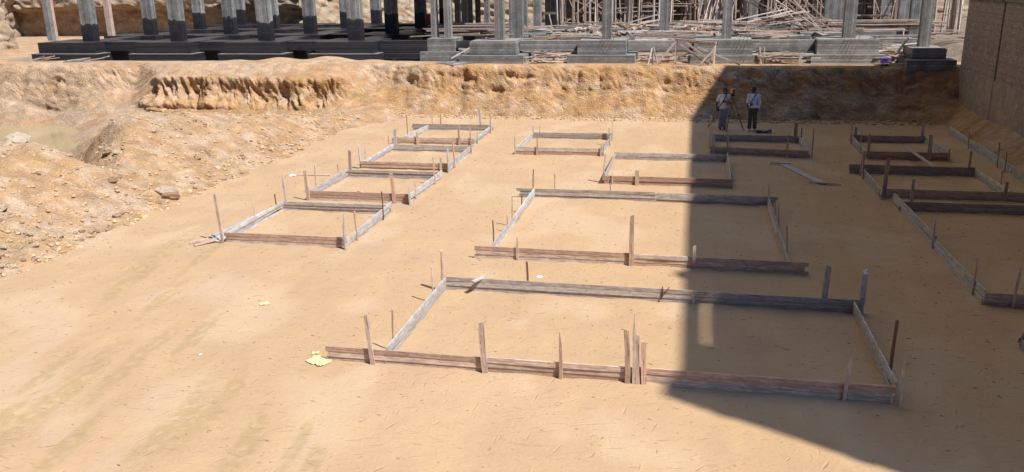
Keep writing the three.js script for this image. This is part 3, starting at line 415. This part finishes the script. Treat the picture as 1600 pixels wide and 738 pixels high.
for (const x of RX) for (const [z0, z1] of [[-44.6, -47.8], [-49.4, -52.7], [-54.3, -58]]) beam('grey cross beam running back from the pit edge footings', 'grey cross beams', [x, z0], [x, z1], 2.55, 2.98, .4, pick(M.conc));
for (const [x, z, w, d] of [[-15.3, -53.9, .3, .4], [-14.75, -53.9, .3, .4], [-14.1, -53.2, .34, .4], [-15.7, -60.6, .35, .4], [-15.15, -60.8, .3, .4], [-14.4, -60.6, .3, .4], [-13.8, -61.4, .5, .4], [-12.5, -52.5, .3, .4], [-12.9, -57, .3, .4]]) gc(x, z, w, d, 'slim grey column in the close row along the joint of the two sites', 'slim columns along the joint', 3.6, 2.9);
for (const [x, z, w, d] of [[-9.6, -47.2, .75, .4], [-10.7, -54.8, .55, .45], [-10.3, -57.7, .5, .45], [-10.4, -64.5, 1.0, .45], [-1.8, -53.9, .55, .45], [8.2, -55.4, 1.25, .4], [11.4, -66, .5, .5], [12.5, -68, .6, .5], [12.1, -61, .6, .5], [12.7, -58.6, .6, .5], [12.2, -53.2, .6, .5], [3.5, -57.0, .5, .45]]) gc(x, z, w, d, 'grey concrete column of the inner rows rising from the timber clutter', 'inner grey columns', 4.0, 2.7);
// dark post and pale peeling post by the far left footing
gc(-37.2, -44.9, .3, .3, 'pale peeling column at the outer corner of the first black footing', undefined, 3.3, 3.14);
{ const o = solo('timber_post', stakeGeo(.35, .3, 4.2), M.brown[2], 'dark timber post rising behind the first black footing', 'post'); o.position.set(-36.4, 2.3, -49.3); }
{ const o = solo('timber_post', stakeGeo(.2, .2, 3.6), M.brown[0], 'reddish timber post beside the pale peeling column', 'post'); o.position.set(-37.3, 3.1, -45.4); }

// ---------------------------------------------------------------- timber all over the upper site
function pile(cx, y, cz, n, L, sx, sz, sy, ang, mats, label, group, w = .14, tilt = .04) { for (let k = 0; k < n; k++) { const l = L * rr(.65, 1.1), a = ang + rr(-1, 1) * tilt * 2, x = cx + rr(-sx, sx), z = cz + rr(-sz, sz), yy = y + sy * (k / n) + .02, t = rr(-1, 1) * tilt * .3; plank([x - Math.cos(a) * l / 2, Math.max(yy - t * l / 2, y), z + Math.sin(a) * l / 2], [x + Math.cos(a) * l / 2, Math.max(yy + t * l / 2, y), z - Math.sin(a) * l / 2], w * rr(.6, 1.2), rr(.03, .06), mats, label, group); } }
pile(-12.6, 3.2, -47.3, 14, 4.6, .5, .6, .55, 0, M.tan, 'long plank in the stack behind the joint footing', 'planks stacked behind the joint', .16, .02);
pile(-12.4, 3.2, -51.0, 10, 4.2, .5, .6, .5, 0, M.tan, 'plank in the second stack behind the joint footing', 'planks in the second stack', .16, .02);
pile(10.4, 3.2, -51.2, 18, 5.2, .7, 1.0, .5, .03, M.tan, 'long pale plank in the wide stack by the brick annex', 'planks in the wide stack', .2, .02);
pile(8.4, 3.15, -49.0, 7, 3.6, 1.2, .8, .2, .1, M.tan, 'plank lying in front of the wide stack', 'planks before the wide stack', .14, .08);
pile(-7.0, 2.24, -41.9, 16, 1.3, .75, .5, .4, 0, [...M.brown, ...M.tan], 'broken plank scrap under the tie beam after the joint', 'scraps under the first tie beam', .09, .5);
pile(-1.5, 2.24, -42.2, 10, 1.3, .9, .5, .3, 0, [...M.brown, ...M.tan], 'broken plank scrap under the tie beam behind the trestle', 'scraps under the second tie beam', .09, .4);
pile(4.1, 2.24, -41.9, 24, 1.8, .6, .5, .45, 0, M.tan, 'splintered plank in the heap between two stepped footings', 'heap of splintered planks', .08, .22);
pile(9.0, 2.25, -42.3, 20, 1.5, .5, .6, .4, .5, M.tan, 'splintered plank in the pit corner by the shaded footing', 'splintered planks in the corner', .08, .5);
pile(-8.0, 3.15, -50.2, 22, 2.4, 1.4, 1.2, .3, .1, [...M.tan, ...M.grey], 'short plank scattered over the inner beams past the joint', 'planks over the inner beams', .13, .3);
pile(-5.5, 2.9, -56, 26, 3, 2.6, 2.2, .5, .3, M.tan, 'plank scattered before the forest of props', 'planks before the props', .12, .4);
pile(2.5, 3.05, -53.5, 26, 3, 2.6, 2.2, .5, .3, M.tan, 'plank thrown down between the inner grey columns', 'planks between the inner columns', .12, .35);
pile(6.5, 3.1, -56, 24, 3.4, 1.6, 2.0, .5, .1, M.tan, 'plank of the loose heap behind the wide grey column', 'planks behind the wide column', .12, .2);
pile(11.5, 3.0, -57.5, 10, 3, 1.6, 2.0, .3, .1, M.tan, 'plank under the closely set far props', 'planks under the far props', .12, .2);
pile(-2.6, 3.2, -48.6, 9, 1.7, 1.0, .6, .1, .6, M.grey, 'pale plank lying over the beams beside the timber stubs', 'pale planks beside the stubs', .1, .2);
plank([5.2, 2.28, -40.85], [9.1, 2.3, -40.75], .16, .04, M.tan, 'long pale plank laid along the lip of the far bank');
plank([8.3, 2.32, -41.0], [10.2, 2.9, -41.4], .1, .05, M.tan, 'pale plank propped against the shaded corner footing');
plank([8.9, 2.35, -42.2], [9.6, 3.3, -42.7], .16, .05, M.grey, 'pale plank leaning steeply in the bank corner');
pile(-6.8, 1.85, -45.8, 16, 2.2, 1.6, .8, .9, .2, [...M.tan, ...M.brown], 'offcut in the trench behind the first grey tie beam', 'offcuts behind the first tie beam', .12, .4);
pile(-1.4, 1.85, -46.0, 16, 2.2, 1.8, .8, .9, .2, [...M.tan, ...M.brown], 'offcut in the trench behind the trestle', 'offcuts behind the trestle', .12, .4);
pile(4.2, 1.85, -46.0, 16, 2.2, 1.6, .8, .9, .2, [...M.tan, ...M.brown], 'offcut in the trench behind the splintered heap', 'offcuts behind the splintered heap', .12, .4);
pile(-1.0, 3.0, -56.5, 12, 2.6, 1.6, 1.6, .4, .2, [...M.tan, M.brown[2]], 'plank at the foot of the upright bundle', 'planks at the foot of the bundle', .12, .3);
pile(14.0, 2.3, -55.5, 10, 3.4, 1.4, 1.8, .5, .1, M.tan, 'plank lying beyond the wide stack', 'planks beyond the wide stack', .14, .12);
pile(-7.0, 2.9, -46.2, 14, 2.6, 1.6, 1.4, .5, .15, [...M.tan, ...M.brown], 'plank tangled over the beams behind the first grey tie beam', 'planks tangled behind the first tie beam', .12, .25);
pile(-1.4, 2.9, -46.4, 14, 2.6, 1.6, 1.4, .5, .1, [...M.tan, ...M.brown], 'plank tangled over the beams behind the trestle', 'planks tangled behind the trestle', .12, .25);
pile(4.2, 2.9, -46.4, 16, 2.8, 1.6, 1.4, .6, .1, [...M.tan, ...M.brown], 'plank tangled over the beams past the trestle', 'planks tangled past the trestle', .12, .2);
pile(9.2, 2.2, -45.5, 12, 2.2, 1.0, 1.2, 1.0, .3, [...M.tan, ...M.brown], 'plank in the dark corner behind the splintered planks', 'planks in the dark corner', .12, .35);
// heaps of timber stubs seen end on
for (const [cx, cz, n, m, lab, gr] of [[-6.3, -50.0, 22, M.tan, 'pale timber stub in the round heap past the second footing', 'heap of pale stubs'], [-3.3, -50.2, 30, [M.brown[2], M.rust], 'dark timber stub in the dark heap beside the second column', 'heap of dark stubs'], [.0, -50.4, 16, [M.brown[2], M.rust], 'dark timber stub in the heap under the next inner column', 'second heap of dark stubs']]) for (let k = 0; k < n; k++) { const x = cx + rr(-1.1, 1.1), h = Math.max(0, 1 - Math.pow((x - cx) / 1.2, 2)), y = 3.0 + rr(0, .5) * h; const a = [x, y, cz + .5 + rr(-.2, .2)], b = [x + rr(-.15, .15), y + rr(-.05, .08), cz - .5]; const o = solo('timber_stub', plankGeo(dist3(a, b), .11, .11), pick(m), lab, 'timber', gr); orient(o, a, b); }
// leaning bundles and long braces
for (let k = 0; k < 20; k++) { const x = rr(.0, 2.0); plank([x, 2.6, -57 + rr(-.6, .6)], [x + rr(.0, 1.2), rr(5, 7), -58.6 + rr(-.5, .3)], rr(.1, .2), .05, M.tan, 'tall plank leaning in the upright bundle among the props', 'planks leaning in the upright bundle'); }
for (let k = 0; k < 9; k++) { const y = rr(5, 7.5), x = rr(1.6, 3.6); plank([x, y, -55.6 + rr(-.8, .4)], [x + rr(3.2, 4.6), rr(2.9, 3.3), -53.4 + rr(-.8, .6)], rr(.1, .18), .07, M.tan, 'long beam sloping down across the inner bays', 'sloping beams across the bays'); }
for (let k = 0; k < 8; k++) { const x = rr(2.3, 4.0); plank([x, 3.3 + k * .06, -52.6 + rr(-.6, .6)], [x + rr(2.2, 3.2), 3.55 + k * .07 + rr(0, .3), -53 + rr(-.6, .6)], rr(.09, .16), .06, M.tan, 'pale beam end in the crossed stack under the sloping beams', 'crossed stack of beams'); }
for (const [a, b] of [[[-9.2, 2.6, -61], [-5.4, 5.2, -61.5]], [[-8.6, 4.8, -61.2], [-4.6, 3.0, -61.1]], [[-9.4, 2.7, -60.4], [-6.2, 5.4, -61.8]], [[-7.4, 4.9, -60.4], [-5.0, 3.2, -60.6]], [[-6.9, 2.55, -51.6], [-5.2, 3.5, -51.9]], [[-8.2, 2.6, -52], [-8.6, 4.1, -52.2]], [[-6.2, 2.7, -53.2], [-4.9, 3.9, -53.5]], [[-5.0, 3.1, -57], [-2.0, 3.9, -57.8]], [[-4.6, 3.0, -56.4], [-2.2, 3.5, -57.3]], [[-3.9, 3.05, -47], [-2.3, 3.35, -47.4]], [[-15.4, 3.2, -46.2], [-11.3, 3.4, -45.6]], [[-12.2, 2.3, -42.9], [-10.6, 3.25, -44.3]]]) plank(a, b, .12, .06, M.tan, 'single brace pole crossing between columns of the upper site', 'brace poles of the upper site');
// forest of props carrying the far formwork deck
const propG = [0, 1, 2, 3].map(() => stakeGeo(rr(.08, .12), rr(.08, .11), 3.7));
function prop(x, z, label, group, m = pick(M.tan)) { const o = solo('timber_prop', pick(propG), m, label, 'prop', group); o.position.set(x, 2.0, z); o.rotation.set(rr(-.035, .035), rr(0, 3), rr(-.035, .035)); o.scale.set(rr(.8, 1.4), 1, 1); }
for (let k = 0; k < 170; k++) { const x = -9.5 + rnd() * 19.5, z = -59.8 - Math.pow(rnd(), 2.2) * 13; prop(x, z, 'upright timber prop in the forest of props under the far deck', 'props under the far deck'); }
for (let k = 0; k < 55; k++) { const x = 12 + rnd() * 7, z = -60.5 - rnd() * 9; prop(x, z, 'slim pale prop in the close rows beyond the wide plank stack', 'props beyond the wide stack', pick([M.tan[0], M.tan[3], M.tan[1]])); }
for (let k = 0; k < 48; k++) { const z = -59.6 - rnd() * 5, x = -9 + rnd() * 24, y = rr(2.9, 4.6), l = rr(1.2, 4); plank([x, y, z], [x + l, y + rr(-.12, .12), z + rr(-.3, .3)], .1, .045, M.tan, 'horizontal runner nailed across the props', 'runners across the props'); }
for (let k = 0; k < 40; k++) { const z = -59.6 - rnd() * 5, x = -8 + rnd() * 22; plank([x, rr(2.5, 3), z], [x + rr(-2, 2), rr(4.5, 6), z - rr(0, .8)], .09, .05, M.tan, 'slanting brace among the props under the far deck', 'slanting braces among the props'); }
{ const t = thing('formwork_deck', 'timber formwork deck carried by the forest of props', 'formwork', [3.5, 6.0, -74]); for (let k = 0; k < 20; k++) part('deck_board', boxUV(28, .05, 1.1), pick(M.brown), t, [0, .05, -11.1 + k * 1.17]); for (let k = 0; k < 9; k++) part('joist', boxUV(.12, .16, 23.2), pick(M.brown), t, [-12 + k * 3, -.06, 0]); }
// ---------------------------------------------------------------- trestles and small things at the lip
{
  const bar = (t, name, a, b, w = .09, th = .05, m = pick(M.brown)) => { const o = part(name, plankGeo(dist3(a, b), w, th, .5), m, t); orient(o, a, b); };
  const t = thing('wooden_trestle', 'rough wooden trestle with crossed braces standing at the lip of the bank', 'trestle', [0, 2.2, -41.0]);
  bar(t, 'top_rail', [-.85, 1.13, -.5], [1.0, 1.02, .45], .1, .09, M.brown[1]); bar(t, 'top_rail', [-.2, 1.0, -.75], [1.1, .98, .1], .09, .07, M.tan[4]);
  bar(t, 'leg', [-.82, 0, -.45], [-.78, 1.08, -.45]); bar(t, 'leg', [.93, 0, .5], [.95, .98, .42]); bar(t, 'leg', [-1.6, .1, -.3], [-.85, 1.0, -.42], .09, .05, M.tan[1]); bar(t, 'leg', [.8, 0, .15], [.95, 1, .15]);
  bar(t, 'brace', [-.35, 1.02, .0], [.95, .1, .46], .08, .04, M.tan[0]); bar(t, 'brace', [.3, .05, .5], [.95, .8, .5], .08, .04, M.tan[3]); bar(t, 'brace', [-.6, .9, -.2], [.7, .06, .35], .08, .04, M.tan[1]); bar(t, 'brace', [.2, .78, -.1], [2.1, .05, .3], .07, .04, M.tan[3]); bar(t, 'brace', [-.7, .3, -.3], [.4, .8, -.1], .07, .04, M.tan[2]);
  const s = thing('small_trestle', 'small pale A shaped wooden stand at the lip of the bank beside the trestle', 'trestle', [-1.85, 2.22, -40.75]);
  bar(s, 'leg', [-.2, 0, .15], [-.03, .78, 0], .07, .06, M.grey[2]); bar(s, 'leg', [.2, .08, -.1], [.03, .8, 0], .07, .06, M.grey[2]); bar(s, 'leg', [.02, 0, -.3], [0, .76, -.02], .07, .06, M.grey[0]); bar(s, 'foot', [-.3, .02, .15], [-.05, .02, .16], .05, .06, M.grey[2]);
  const c = thing('wooden_corner', 'L shaped piece of pale timber standing before the heap of splintered planks', 'timber', [4.75, 2.22, -41.0]);
  bar(c, 'post', [0, 0, 0], [0, .5, 0], .1, .1, M.grey[2]); bar(c, 'arm', [-.03, .46, 0], [.55, .47, 0], .09, .1, M.grey[2]); bar(c, 'arm', [.3, .3, -.05], [.9, .28, -.05], .07, .08, M.grey[0]);
  const u = thing('upright_slats', 'two thin pale slats standing up from the heap of splintered planks', 'timber', [3.1, 2.2, -41.6]); bar(u, 'slat', [0, 0, 0], [-.1, .75, 0], .05, .03, M.tan[3]); bar(u, 'slat', [.15, 0, 0], [.1, .78, 0], .05, .03, M.tan[3]);
  const bk = thing('purple_bucket', 'small purple bucket among planks near the shaded corner footing', 'bucket', [8.35, 2.22, -40.95]);
  part('bucket', new THREE.LatheGeometry([[0, 0], [.17, 0], [.22, .3], [.235, .3], [.235, .32], [.21, .32], [.16, .03], [0, .03]].map(p => new THREE.Vector2(...p)), 20), M.purple, bk); part('handle', new THREE.TorusGeometry(.21, .008, 5, 16, Math.PI), M.white, bk, [0, .3, 0], [1.2, 0, 0]);
  for (const [x, z, a] of [[-12.0, -41.4, .3], [-11.4, -41.1, 1], [-33.5, -41.9, .4]]) { const o = solo('flat_slab', boxUV(1.0, .07, .6), M.conc[1], 'thin broken grey slab lying on the lip of the bank', 'slab', 'broken slabs on the lip'); o.position.set(x, terrainH(x, z) + .04, z); o.rotation.set(.04, a, .03); }
  for (let k = 0; k < 12; k++) { const x = -38 + rnd() * 5.5, z = -41.9 + rr(-.4, .4), y = terrainH(x, z) + .07; plank([x, y, z], [x + rr(.6, 1.6), y + rr(0, .25), z + rr(-.4, .4)], rr(.04, .1), .04, [...M.brown, M.grey[3]], 'stick of scrap wood before the first black footing', 'scrap wood before the black footings'); }
  for (const [x, n] of [[-4.5, 4], [1.9, 4], [6.8, 3]]) for (let k = 0; k < n; k++) { const xx = x + k * .17; const o = solo('steel_rod', new THREE.CylinderGeometry(.011, .011, 1.7, 5), M.rust, 'thin rusty rod leaning on a stepped footing at the pit edge', 'rod', 'rods leaning on the footings'); orient(o, [xx, 2.62, -41.75], [xx + .25, 3.5, -42.0]); o.rotateZ(Math.PI / 2); }
}
// ---------------------------------------------------------------- people
function sdfMesh(bones, c, half, res, k = .03, cut) { // bones: [ax,ay,az,bx,by,bz,ra,rb]
  const mc = new MarchingCubes(res, new THREE.MeshBasicMaterial(), false, false, 120000); mc.isolation = 0; const f = mc.field, n = res, hs = n / 2;
  const pre = bones.map(b => { const dx = b[3] - b[0], dy = b[4] - b[1], dz = b[5] - b[2]; return [...b, dx, dy, dz, dx * dx + dy * dy + dz * dz + 1e-9]; });
  for (let z = 0; z < n; z++) for (let y = 0; y < n; y++) for (let x = 0; x < n; x++) {
    const px = c[0] + (x - hs) / hs * half, py = c[1] + (y - hs) / hs * half, pz = c[2] + (z - hs) / hs * half; let d = 1e3;
    for (const b of pre) { const ax = px - b[0], ay = py - b[1], az = pz - b[2]; const t = clamp((ax * b[8] + ay * b[9] + az * b[10]) / b[11]); const ex = ax - b[8] * t, ey = ay - b[9] * t, ez = az - b[10] * t; const q = Math.sqrt(ex * ex + ey * ey + ez * ez) - (b[6] + (b[7] - b[6]) * t); if (q - d < k && d - q < k) { const h = k - Math.abs(q - d); d = Math.min(q, d) - h * h / (4 * k); } else d = Math.min(d, q); }
    if (cut) d = Math.max(d, cut(px, py, pz)); f[z * n * n + y * n + x] = -d;
  }
  mc.update(); const cnt = mc.count; const pos = new Float32Array(cnt * 3); for (let i = 0; i < cnt; i++) { pos[3 * i] = c[0] + mc.positionArray[3 * i] * half; pos[3 * i + 1] = c[1] + mc.positionArray[3 * i + 1] * half; pos[3 * i + 2] = c[2] + mc.positionArray[3 * i + 2] * half; }
  let g = new THREE.BufferGeometry(); g.setAttribute('position', new THREE.BufferAttribute(pos, 3)); g = mergeVertices(g, 1e-5); g.computeVertexNormals(); return g;
}
const skinM = std(.085, .048, .032, { roughness: .55, vertexColors: true });
function tint(g, r, gg, b) { const n = g.attributes.position.count, a = new Float32Array(n * 3); for (let i = 0; i < n; i++) { a[3 * i] = r; a[3 * i + 1] = gg; a[3 * i + 2] = b; } g.setAttribute('color', new THREE.BufferAttribute(a, 3)); return g; }
function handGeo(w, dir, palmN, curl) { // w wrist, dir towards the fingers, palmN palm normal
  const d = new THREE.Vector3(...dir).normalize(), n = new THREE.Vector3(...palmN).normalize(), s = new THREE.Vector3().crossVectors(d, n).normalize(); n.crossVectors(s, d).normalize(); const W = new THREE.Vector3(...w), P = (a, b, c) => W.clone().addScaledVector(d, a).addScaledVector(s, b).addScaledVector(n, c); const B = [];
  const add = (p, q, ra, rb) => B.push([p.x, p.y, p.z, q.x, q.y, q.z, ra, rb]);
  for (const o of [-.028, -.01, .01, .028]) add(P(.0, o * .6, 0), P(.085, o, 0), .016, .014);
  [[-.03, .062], [-.01, .078], [.011, .073], [.031, .055]].forEach(([o, L]) => { let p = P(.085, o, 0), a = curl * .5; for (let q = 0; q < 3; q++) { const l = L * [.45, .32, .23][q]; const nx = p.clone().addScaledVector(d, Math.cos(a) * l).addScaledVector(n, Math.sin(a) * l); add(p, nx, .0095 - q * .001, .0085 - q * .001); p = nx; a += curl * .6; } });
  let p = P(.02, -.03, .005); for (const [a, b, c] of [[.055, -.06, .018], [.085, -.066, .03]]) { const q = P(a, b, c); add(p, q, .012, .0095); p = q; }
  return sdfMesh(B, [W.x + d.x * .08, W.y + d.y * .08, W.z + d.z * .08], .15, 76, .008);
}
function headGeo(h, yaw, pitch) { // h: centre of head
  const L = [[0, .03, -.015, 0, .035, .02, .088, .08], [0, -.02, .035, 0, -.075, .06, .068, .045], [0, -.01, .09, 0, -.03, .105, .012, .017], [-.035, .02, .082, .035, .02, .082, .016, .016], [-.022, -.062, .09, .022, -.062, .09, .012, .012], [-.085, -.005, .0, -.088, .02, -.01, .018, .02], [.085, -.005, .0, .088, .02, -.01, .018, .02], [0, -.06, -.02, 0, -.14, -.03, .058, .055]];
  const g = sdfMesh(L, [0, -.02, .02], .19, 96, .02); tint(g, 1, 1, 1); const parts = [g]; for (const s of [-1, 1]) { const e = new THREE.SphereGeometry(.011, 10, 8); e.translate(s * .033, .004, .092); e.deleteAttribute('uv'); parts.push(tint(e, 7, 9, 11)); const q = new THREE.SphereGeometry(.006, 8, 6); q.translate(s * .033, .004, .1); q.deleteAttribute('uv'); parts.push(tint(q, .15, .15, .15)); }
  const m = mergeGeometries(parts.map(p => p.index ? p.toNonIndexed() : p)); m.rotateX(pitch); m.rotateY(yaw); m.translate(...h); return m;
}
function person(label, P, base, turn) {
  const t = thing('person', label, 'person', base); t.rotation.y = turn; const J = P.j, seg = (a, b, ra, rb) => [...J[a], ...J[b], ra, rb];
  const arms = s => [seg('sh' + s, 'el' + s, .046, .038), seg('el' + s, 'wr' + s, .037, .026)], legs = s => [seg('hip' + s, 'kn' + s, .08, .055), seg('kn' + s, 'an' + s, .052, .036)];
  const torso = [[...J.pel, ...J.chest, .115, .13], seg('shL', 'shR', .06, .06), [...J.chest, ...J.neck, .1, .055], seg('hipL', 'hipR', .095, .095)];
  const body = sdfMesh([...torso, ...arms('L'), ...arms('R'), ...legs('L'), ...legs('R'), [...J.neck, J.head[0], J.head[1] - .06, J.head[2] - .01, .054, .055]], [0, .87, 0], .95, 104, .03);
  const hands = ['L', 'R'].map(s => tint(handGeo(J['wr' + s], P['hd' + s], P['pn' + s], .5), 1, 1, 1));
  const g = mergeGeometries([tint(body, 1, 1, 1), ...hands].map(q => q.index ? q.toNonIndexed() : q).concat([headGeo(J.head, P.yaw, P.pitch)])); part('body', g, skinM, t);
  const inf = (l, d) => l.map(b => [...b.slice(0, 6), b[6] + d, b[7] + d]); const sl = P.long ? 1 : .62;
  const sleeve = s => { const [u, f] = arms(s); const out = [u.map((v, i) => i > 5 ? v + .018 : v)]; if (P.long) out.push([...f.slice(0, 6), f[6] + .016, f[7] + .018]); else { const e = [0, 1, 2].map(i => mix(u[i], u[i + 3], .62)); out[0] = [u[0], u[1], u[2], ...e, u[6] + .016, u[7] + .03]; } return out; };
  part('shirt', sdfMesh([...inf(torso, .02), [...J.pel, J.pel[0], J.pel[1] - .06, J.pel[2], .13, .135], ...sleeve('L'), ...sleeve('R')], [0, 1.15, 0], .62, 88, .03, (x, y) => Math.max(P.hem - y, y - P.collar)), P.shirt, t);
  part('trousers', sdfMesh([...inf([...legs('L'), ...legs('R')], .022).map((b, i) => i % 2 ? [...b.slice(0, 7), b[7] + .025] : b), [...J.pel, J.pel[0], J.pel[1] - .05, J.pel[2], .12, .12], [...J.hipL, ...J.hipR, .11, .11]], [0, .55, 0], .62, 88, .03, (x, y) => Math.max(y - P.waist, .07 - y)), P.trousers, t);
  for (const s of ['L', 'R']) { const a = J['an' + s], fd = P['fd' + s] || [0, 1]; const tp = [a[0] + fd[0] * .17, .035, a[2] + fd[1] * .17], hl = [a[0] - fd[0] * .05, .045, a[2] - fd[1] * .05]; part('shoe', sdfMesh([[...hl, ...tp, .047, .036], [...hl, a[0], .1, a[2], .045, .042]], [a[0] + fd[0] * .06, .08, a[2] + fd[1] * .06], .2, 48, .02, (x, y) => -y), P.shoe, t); }
  const strap = new THREE.CatmullRomCurve3(P.strap.map(v => new THREE.Vector3(...v)), true); part('shoulder_strap', new THREE.TubeGeometry(strap, 40, .02, 5, true), P.dark, t);
  if (P.bag) part('bag', new RoundedBoxGeometry(.07, .2, .22, 3, .03), P.dark, t, P.bag);
  const hc = J.head; if (P.cap) { const c = part('cap', (() => { const dome = new THREE.SphereGeometry(.108, 20, 10, 0, 6.284, 0, 1.5); dome.scale(.95, .95, 1.1); const brim = new THREE.CylinderGeometry(.085, .085, .012, 18); brim.scale(.95, 1, 1); brim.translate(0, .012, .1); return mergeGeometries([dome, brim]); })(), P.dark, t, [hc[0], hc[1] + .04, hc[2]], [P.pitch, P.yaw, 0, 'XYZ']); part('badge', new THREE.SphereGeometry(.025, 8, 6), M.white, c, [-.03, .05, .105]).scale.z = .3; }
  else { const h = part('hair', sdfMesh([[0, .05, -.03, 0, .055, .01, .098, .09], [0, .0, -.06, 0, -.05, -.06, .07, .05], [-.07, .03, 0, .07, .03, 0, .05, .05]], [0, .02, -.02], .19, 56, .03, (x, y, z) => z - .055 + Math.max(0, .05 - y) * .9), P.hairM, t, hc, [P.pitch, P.yaw, 0]); }
  return t;
}
const shirtW = std(.62, .64, .70), shirtB = std(.60, .66, .76), denim = std(.20, .215, .25), olive2 = std(.085, .075, .05), darkC = std(.018, .017, .02, { roughness: .8 }), shoeD = std(.02, .018, .017), shoeW = std(.55, .55, .56);
const p1 = person('person in a white T-shirt and grey trousers bending to the surveying instrument', {
  j: { pel: [0, .95, 0], chest: [.02, 1.25, .03], neck: [.05, 1.44, .06], head: [.06, 1.585, .12], shL: [.2, 1.37, .05], elL: [.29, 1.1, .05], wrL: [.36, .9, .2], shR: [-.15, 1.37, .02], elR: [-.25, 1.1, -.02], wrR: [-.27, .86, .06], hipL: [.085, .9, 0], knL: [.09, .5, .03], anL: [.1, .09, 0], hipR: [-.085, .9, 0], knR: [-.08, .5, .03], anR: [-.07, .09, -.03] },
  hdL: [.3, -.6, .6], pnL: [-1, 0, 0], hdR: [0, -1, .15], pnR: [1, 0, .2], yaw: .45, pitch: .3, hem: .86, collar: 1.46, waist: .98, shirt: shirtW, trousers: denim, shoe: shoeD, dark: darkC, hairM: darkC,
  strap: [[.12, 1.47, .06], [.05, 1.32, .18], [-.06, 1.12, .165], [-.16, .93, .08], [-.12, .95, -.11], [0, 1.2, -.13], [.1, 1.42, -.05]], bag: [-.19, .84, -.02]
}, [1.3, .01, -36.4], .05);
{ const g = new RoundedBoxGeometry(.16, .09, .02, 2, .008); part('shirt_print', g, std(.35, .05, .05), p1, [.04, 1.17, .168], [-.05, 0, .15]); }
person('person in a white shirt, dark trousers and a cap standing with a shoulder bag', {
  j: { pel: [0, .98, 0], chest: [0, 1.3, .01], neck: [0, 1.49, .01], head: [-.01, 1.645, .03], shL: [.185, 1.42, 0], elL: [.255, 1.15, -.02], wrL: [.22, .93, .09], shR: [-.185, 1.42, 0], elR: [-.235, 1.16, .0], wrR: [-.13, 1.06, .2], hipL: [.09, .93, 0], knL: [.095, .51, .02], anL: [.11, .09, -.02], hipR: [-.09, .93, 0], knR: [-.09, .51, .03], anR: [-.1, .09, .06] },
  hdL: [-.1, -1, .2], pnL: [-1, 0, 0], hdR: [.5, .3, .4], pnR: [.3, 0, -1], yaw: -.6, pitch: .12, long: true, hem: .93, collar: 1.52, waist: 1.0, shirt: shirtB, trousers: olive2, shoe: shoeW, dark: darkC, cap: true,
  strap: [[.11, 1.52, .02], [.03, 1.37, .16], [-.07, 1.2, .165], [-.17, 1.05, .09], [-.14, 1.05, -.11], [0, 1.28, -.135], [.1, 1.47, -.08]], bag: [-.2, 1.05, .08]
}, [2.5, .01, -36.25], -.15);
{ // surveying instrument
  const t = thing('surveying_tripod', 'wooden surveying tripod carrying a yellow total station between the two people', 'tripod', [1.66, 0, -36.15]);
  const leg = (fx, fz) => { const a = [0, 1.42, 0], b = [fx, 0.02, fz]; const o = part('leg', plankGeo(dist3(a, b), .05, .03, 0), M.tan[4], t); orient(o, a, b); const m = a.map((v, i) => mix(v, b[i], .55)), l = part('leg_clamp', new RoundedBoxGeometry(.07, .09, .05, 2, .01), darkC, t, m); return o; };
  leg(-.92, -.75); leg(.5, .12); leg(-.2, .45);
  part('tripod_head', new THREE.CylinderGeometry(.09, .1, .05, 18), darkC, t, [0, 1.45, 0]); part('tribrach', new THREE.CylinderGeometry(.06, .07, .06, 16), darkC, t, [0, 1.5, 0]);
  const ts = part('instrument_body', new RoundedBoxGeometry(.17, .2, .14, 3, .03), std(.55, .42, .1, { roughness: .5 }), t, [0, 1.63, 0], [0, .3, 0]); part('telescope', new THREE.CylinderGeometry(.042, .035, .2, 18), darkC, ts, [0, .02, .02], [1.5, 0, 0]); part('carry_handle', new THREE.TorusGeometry(.07, .013, 6, 16, Math.PI), darkC, ts, [0, .1, 0]); part('display', boxUV(.1, .05, .01), darkC, ts, [0, -.06, .072]);
  const sh = solo('folded_sheet', (() => { const g = new THREE.PlaneGeometry(.6, .28, 18, 8); g.rotateX(-Math.PI / 2); const p = g.attributes.position; for (let i = 0; i < p.count; i++) p.setY(i, .07 + .2 * fbm(p.getX(i) * 5, p.getZ(i) * 5, 2, 3)); const q = g.clone(); q.translate(0, -.05, 0); const m = mergeGeometries([g, q]); m.computeVertexNormals(); return m; })(), std(.24, .26, .31), 'grey crumpled sheet lying on the ground at the feet of the person in the cap', 'sheet'); sh.position.set(2.95, .02, -35.75);
}
// ---------------------------------------------------------------- shadows on everything, draw
scene.traverse(o => { if (o.isMesh && o !== sky) { o.castShadow = true; o.receiveShadow = true; } });
scene.environment = null;
renderer.render(scene, camera);
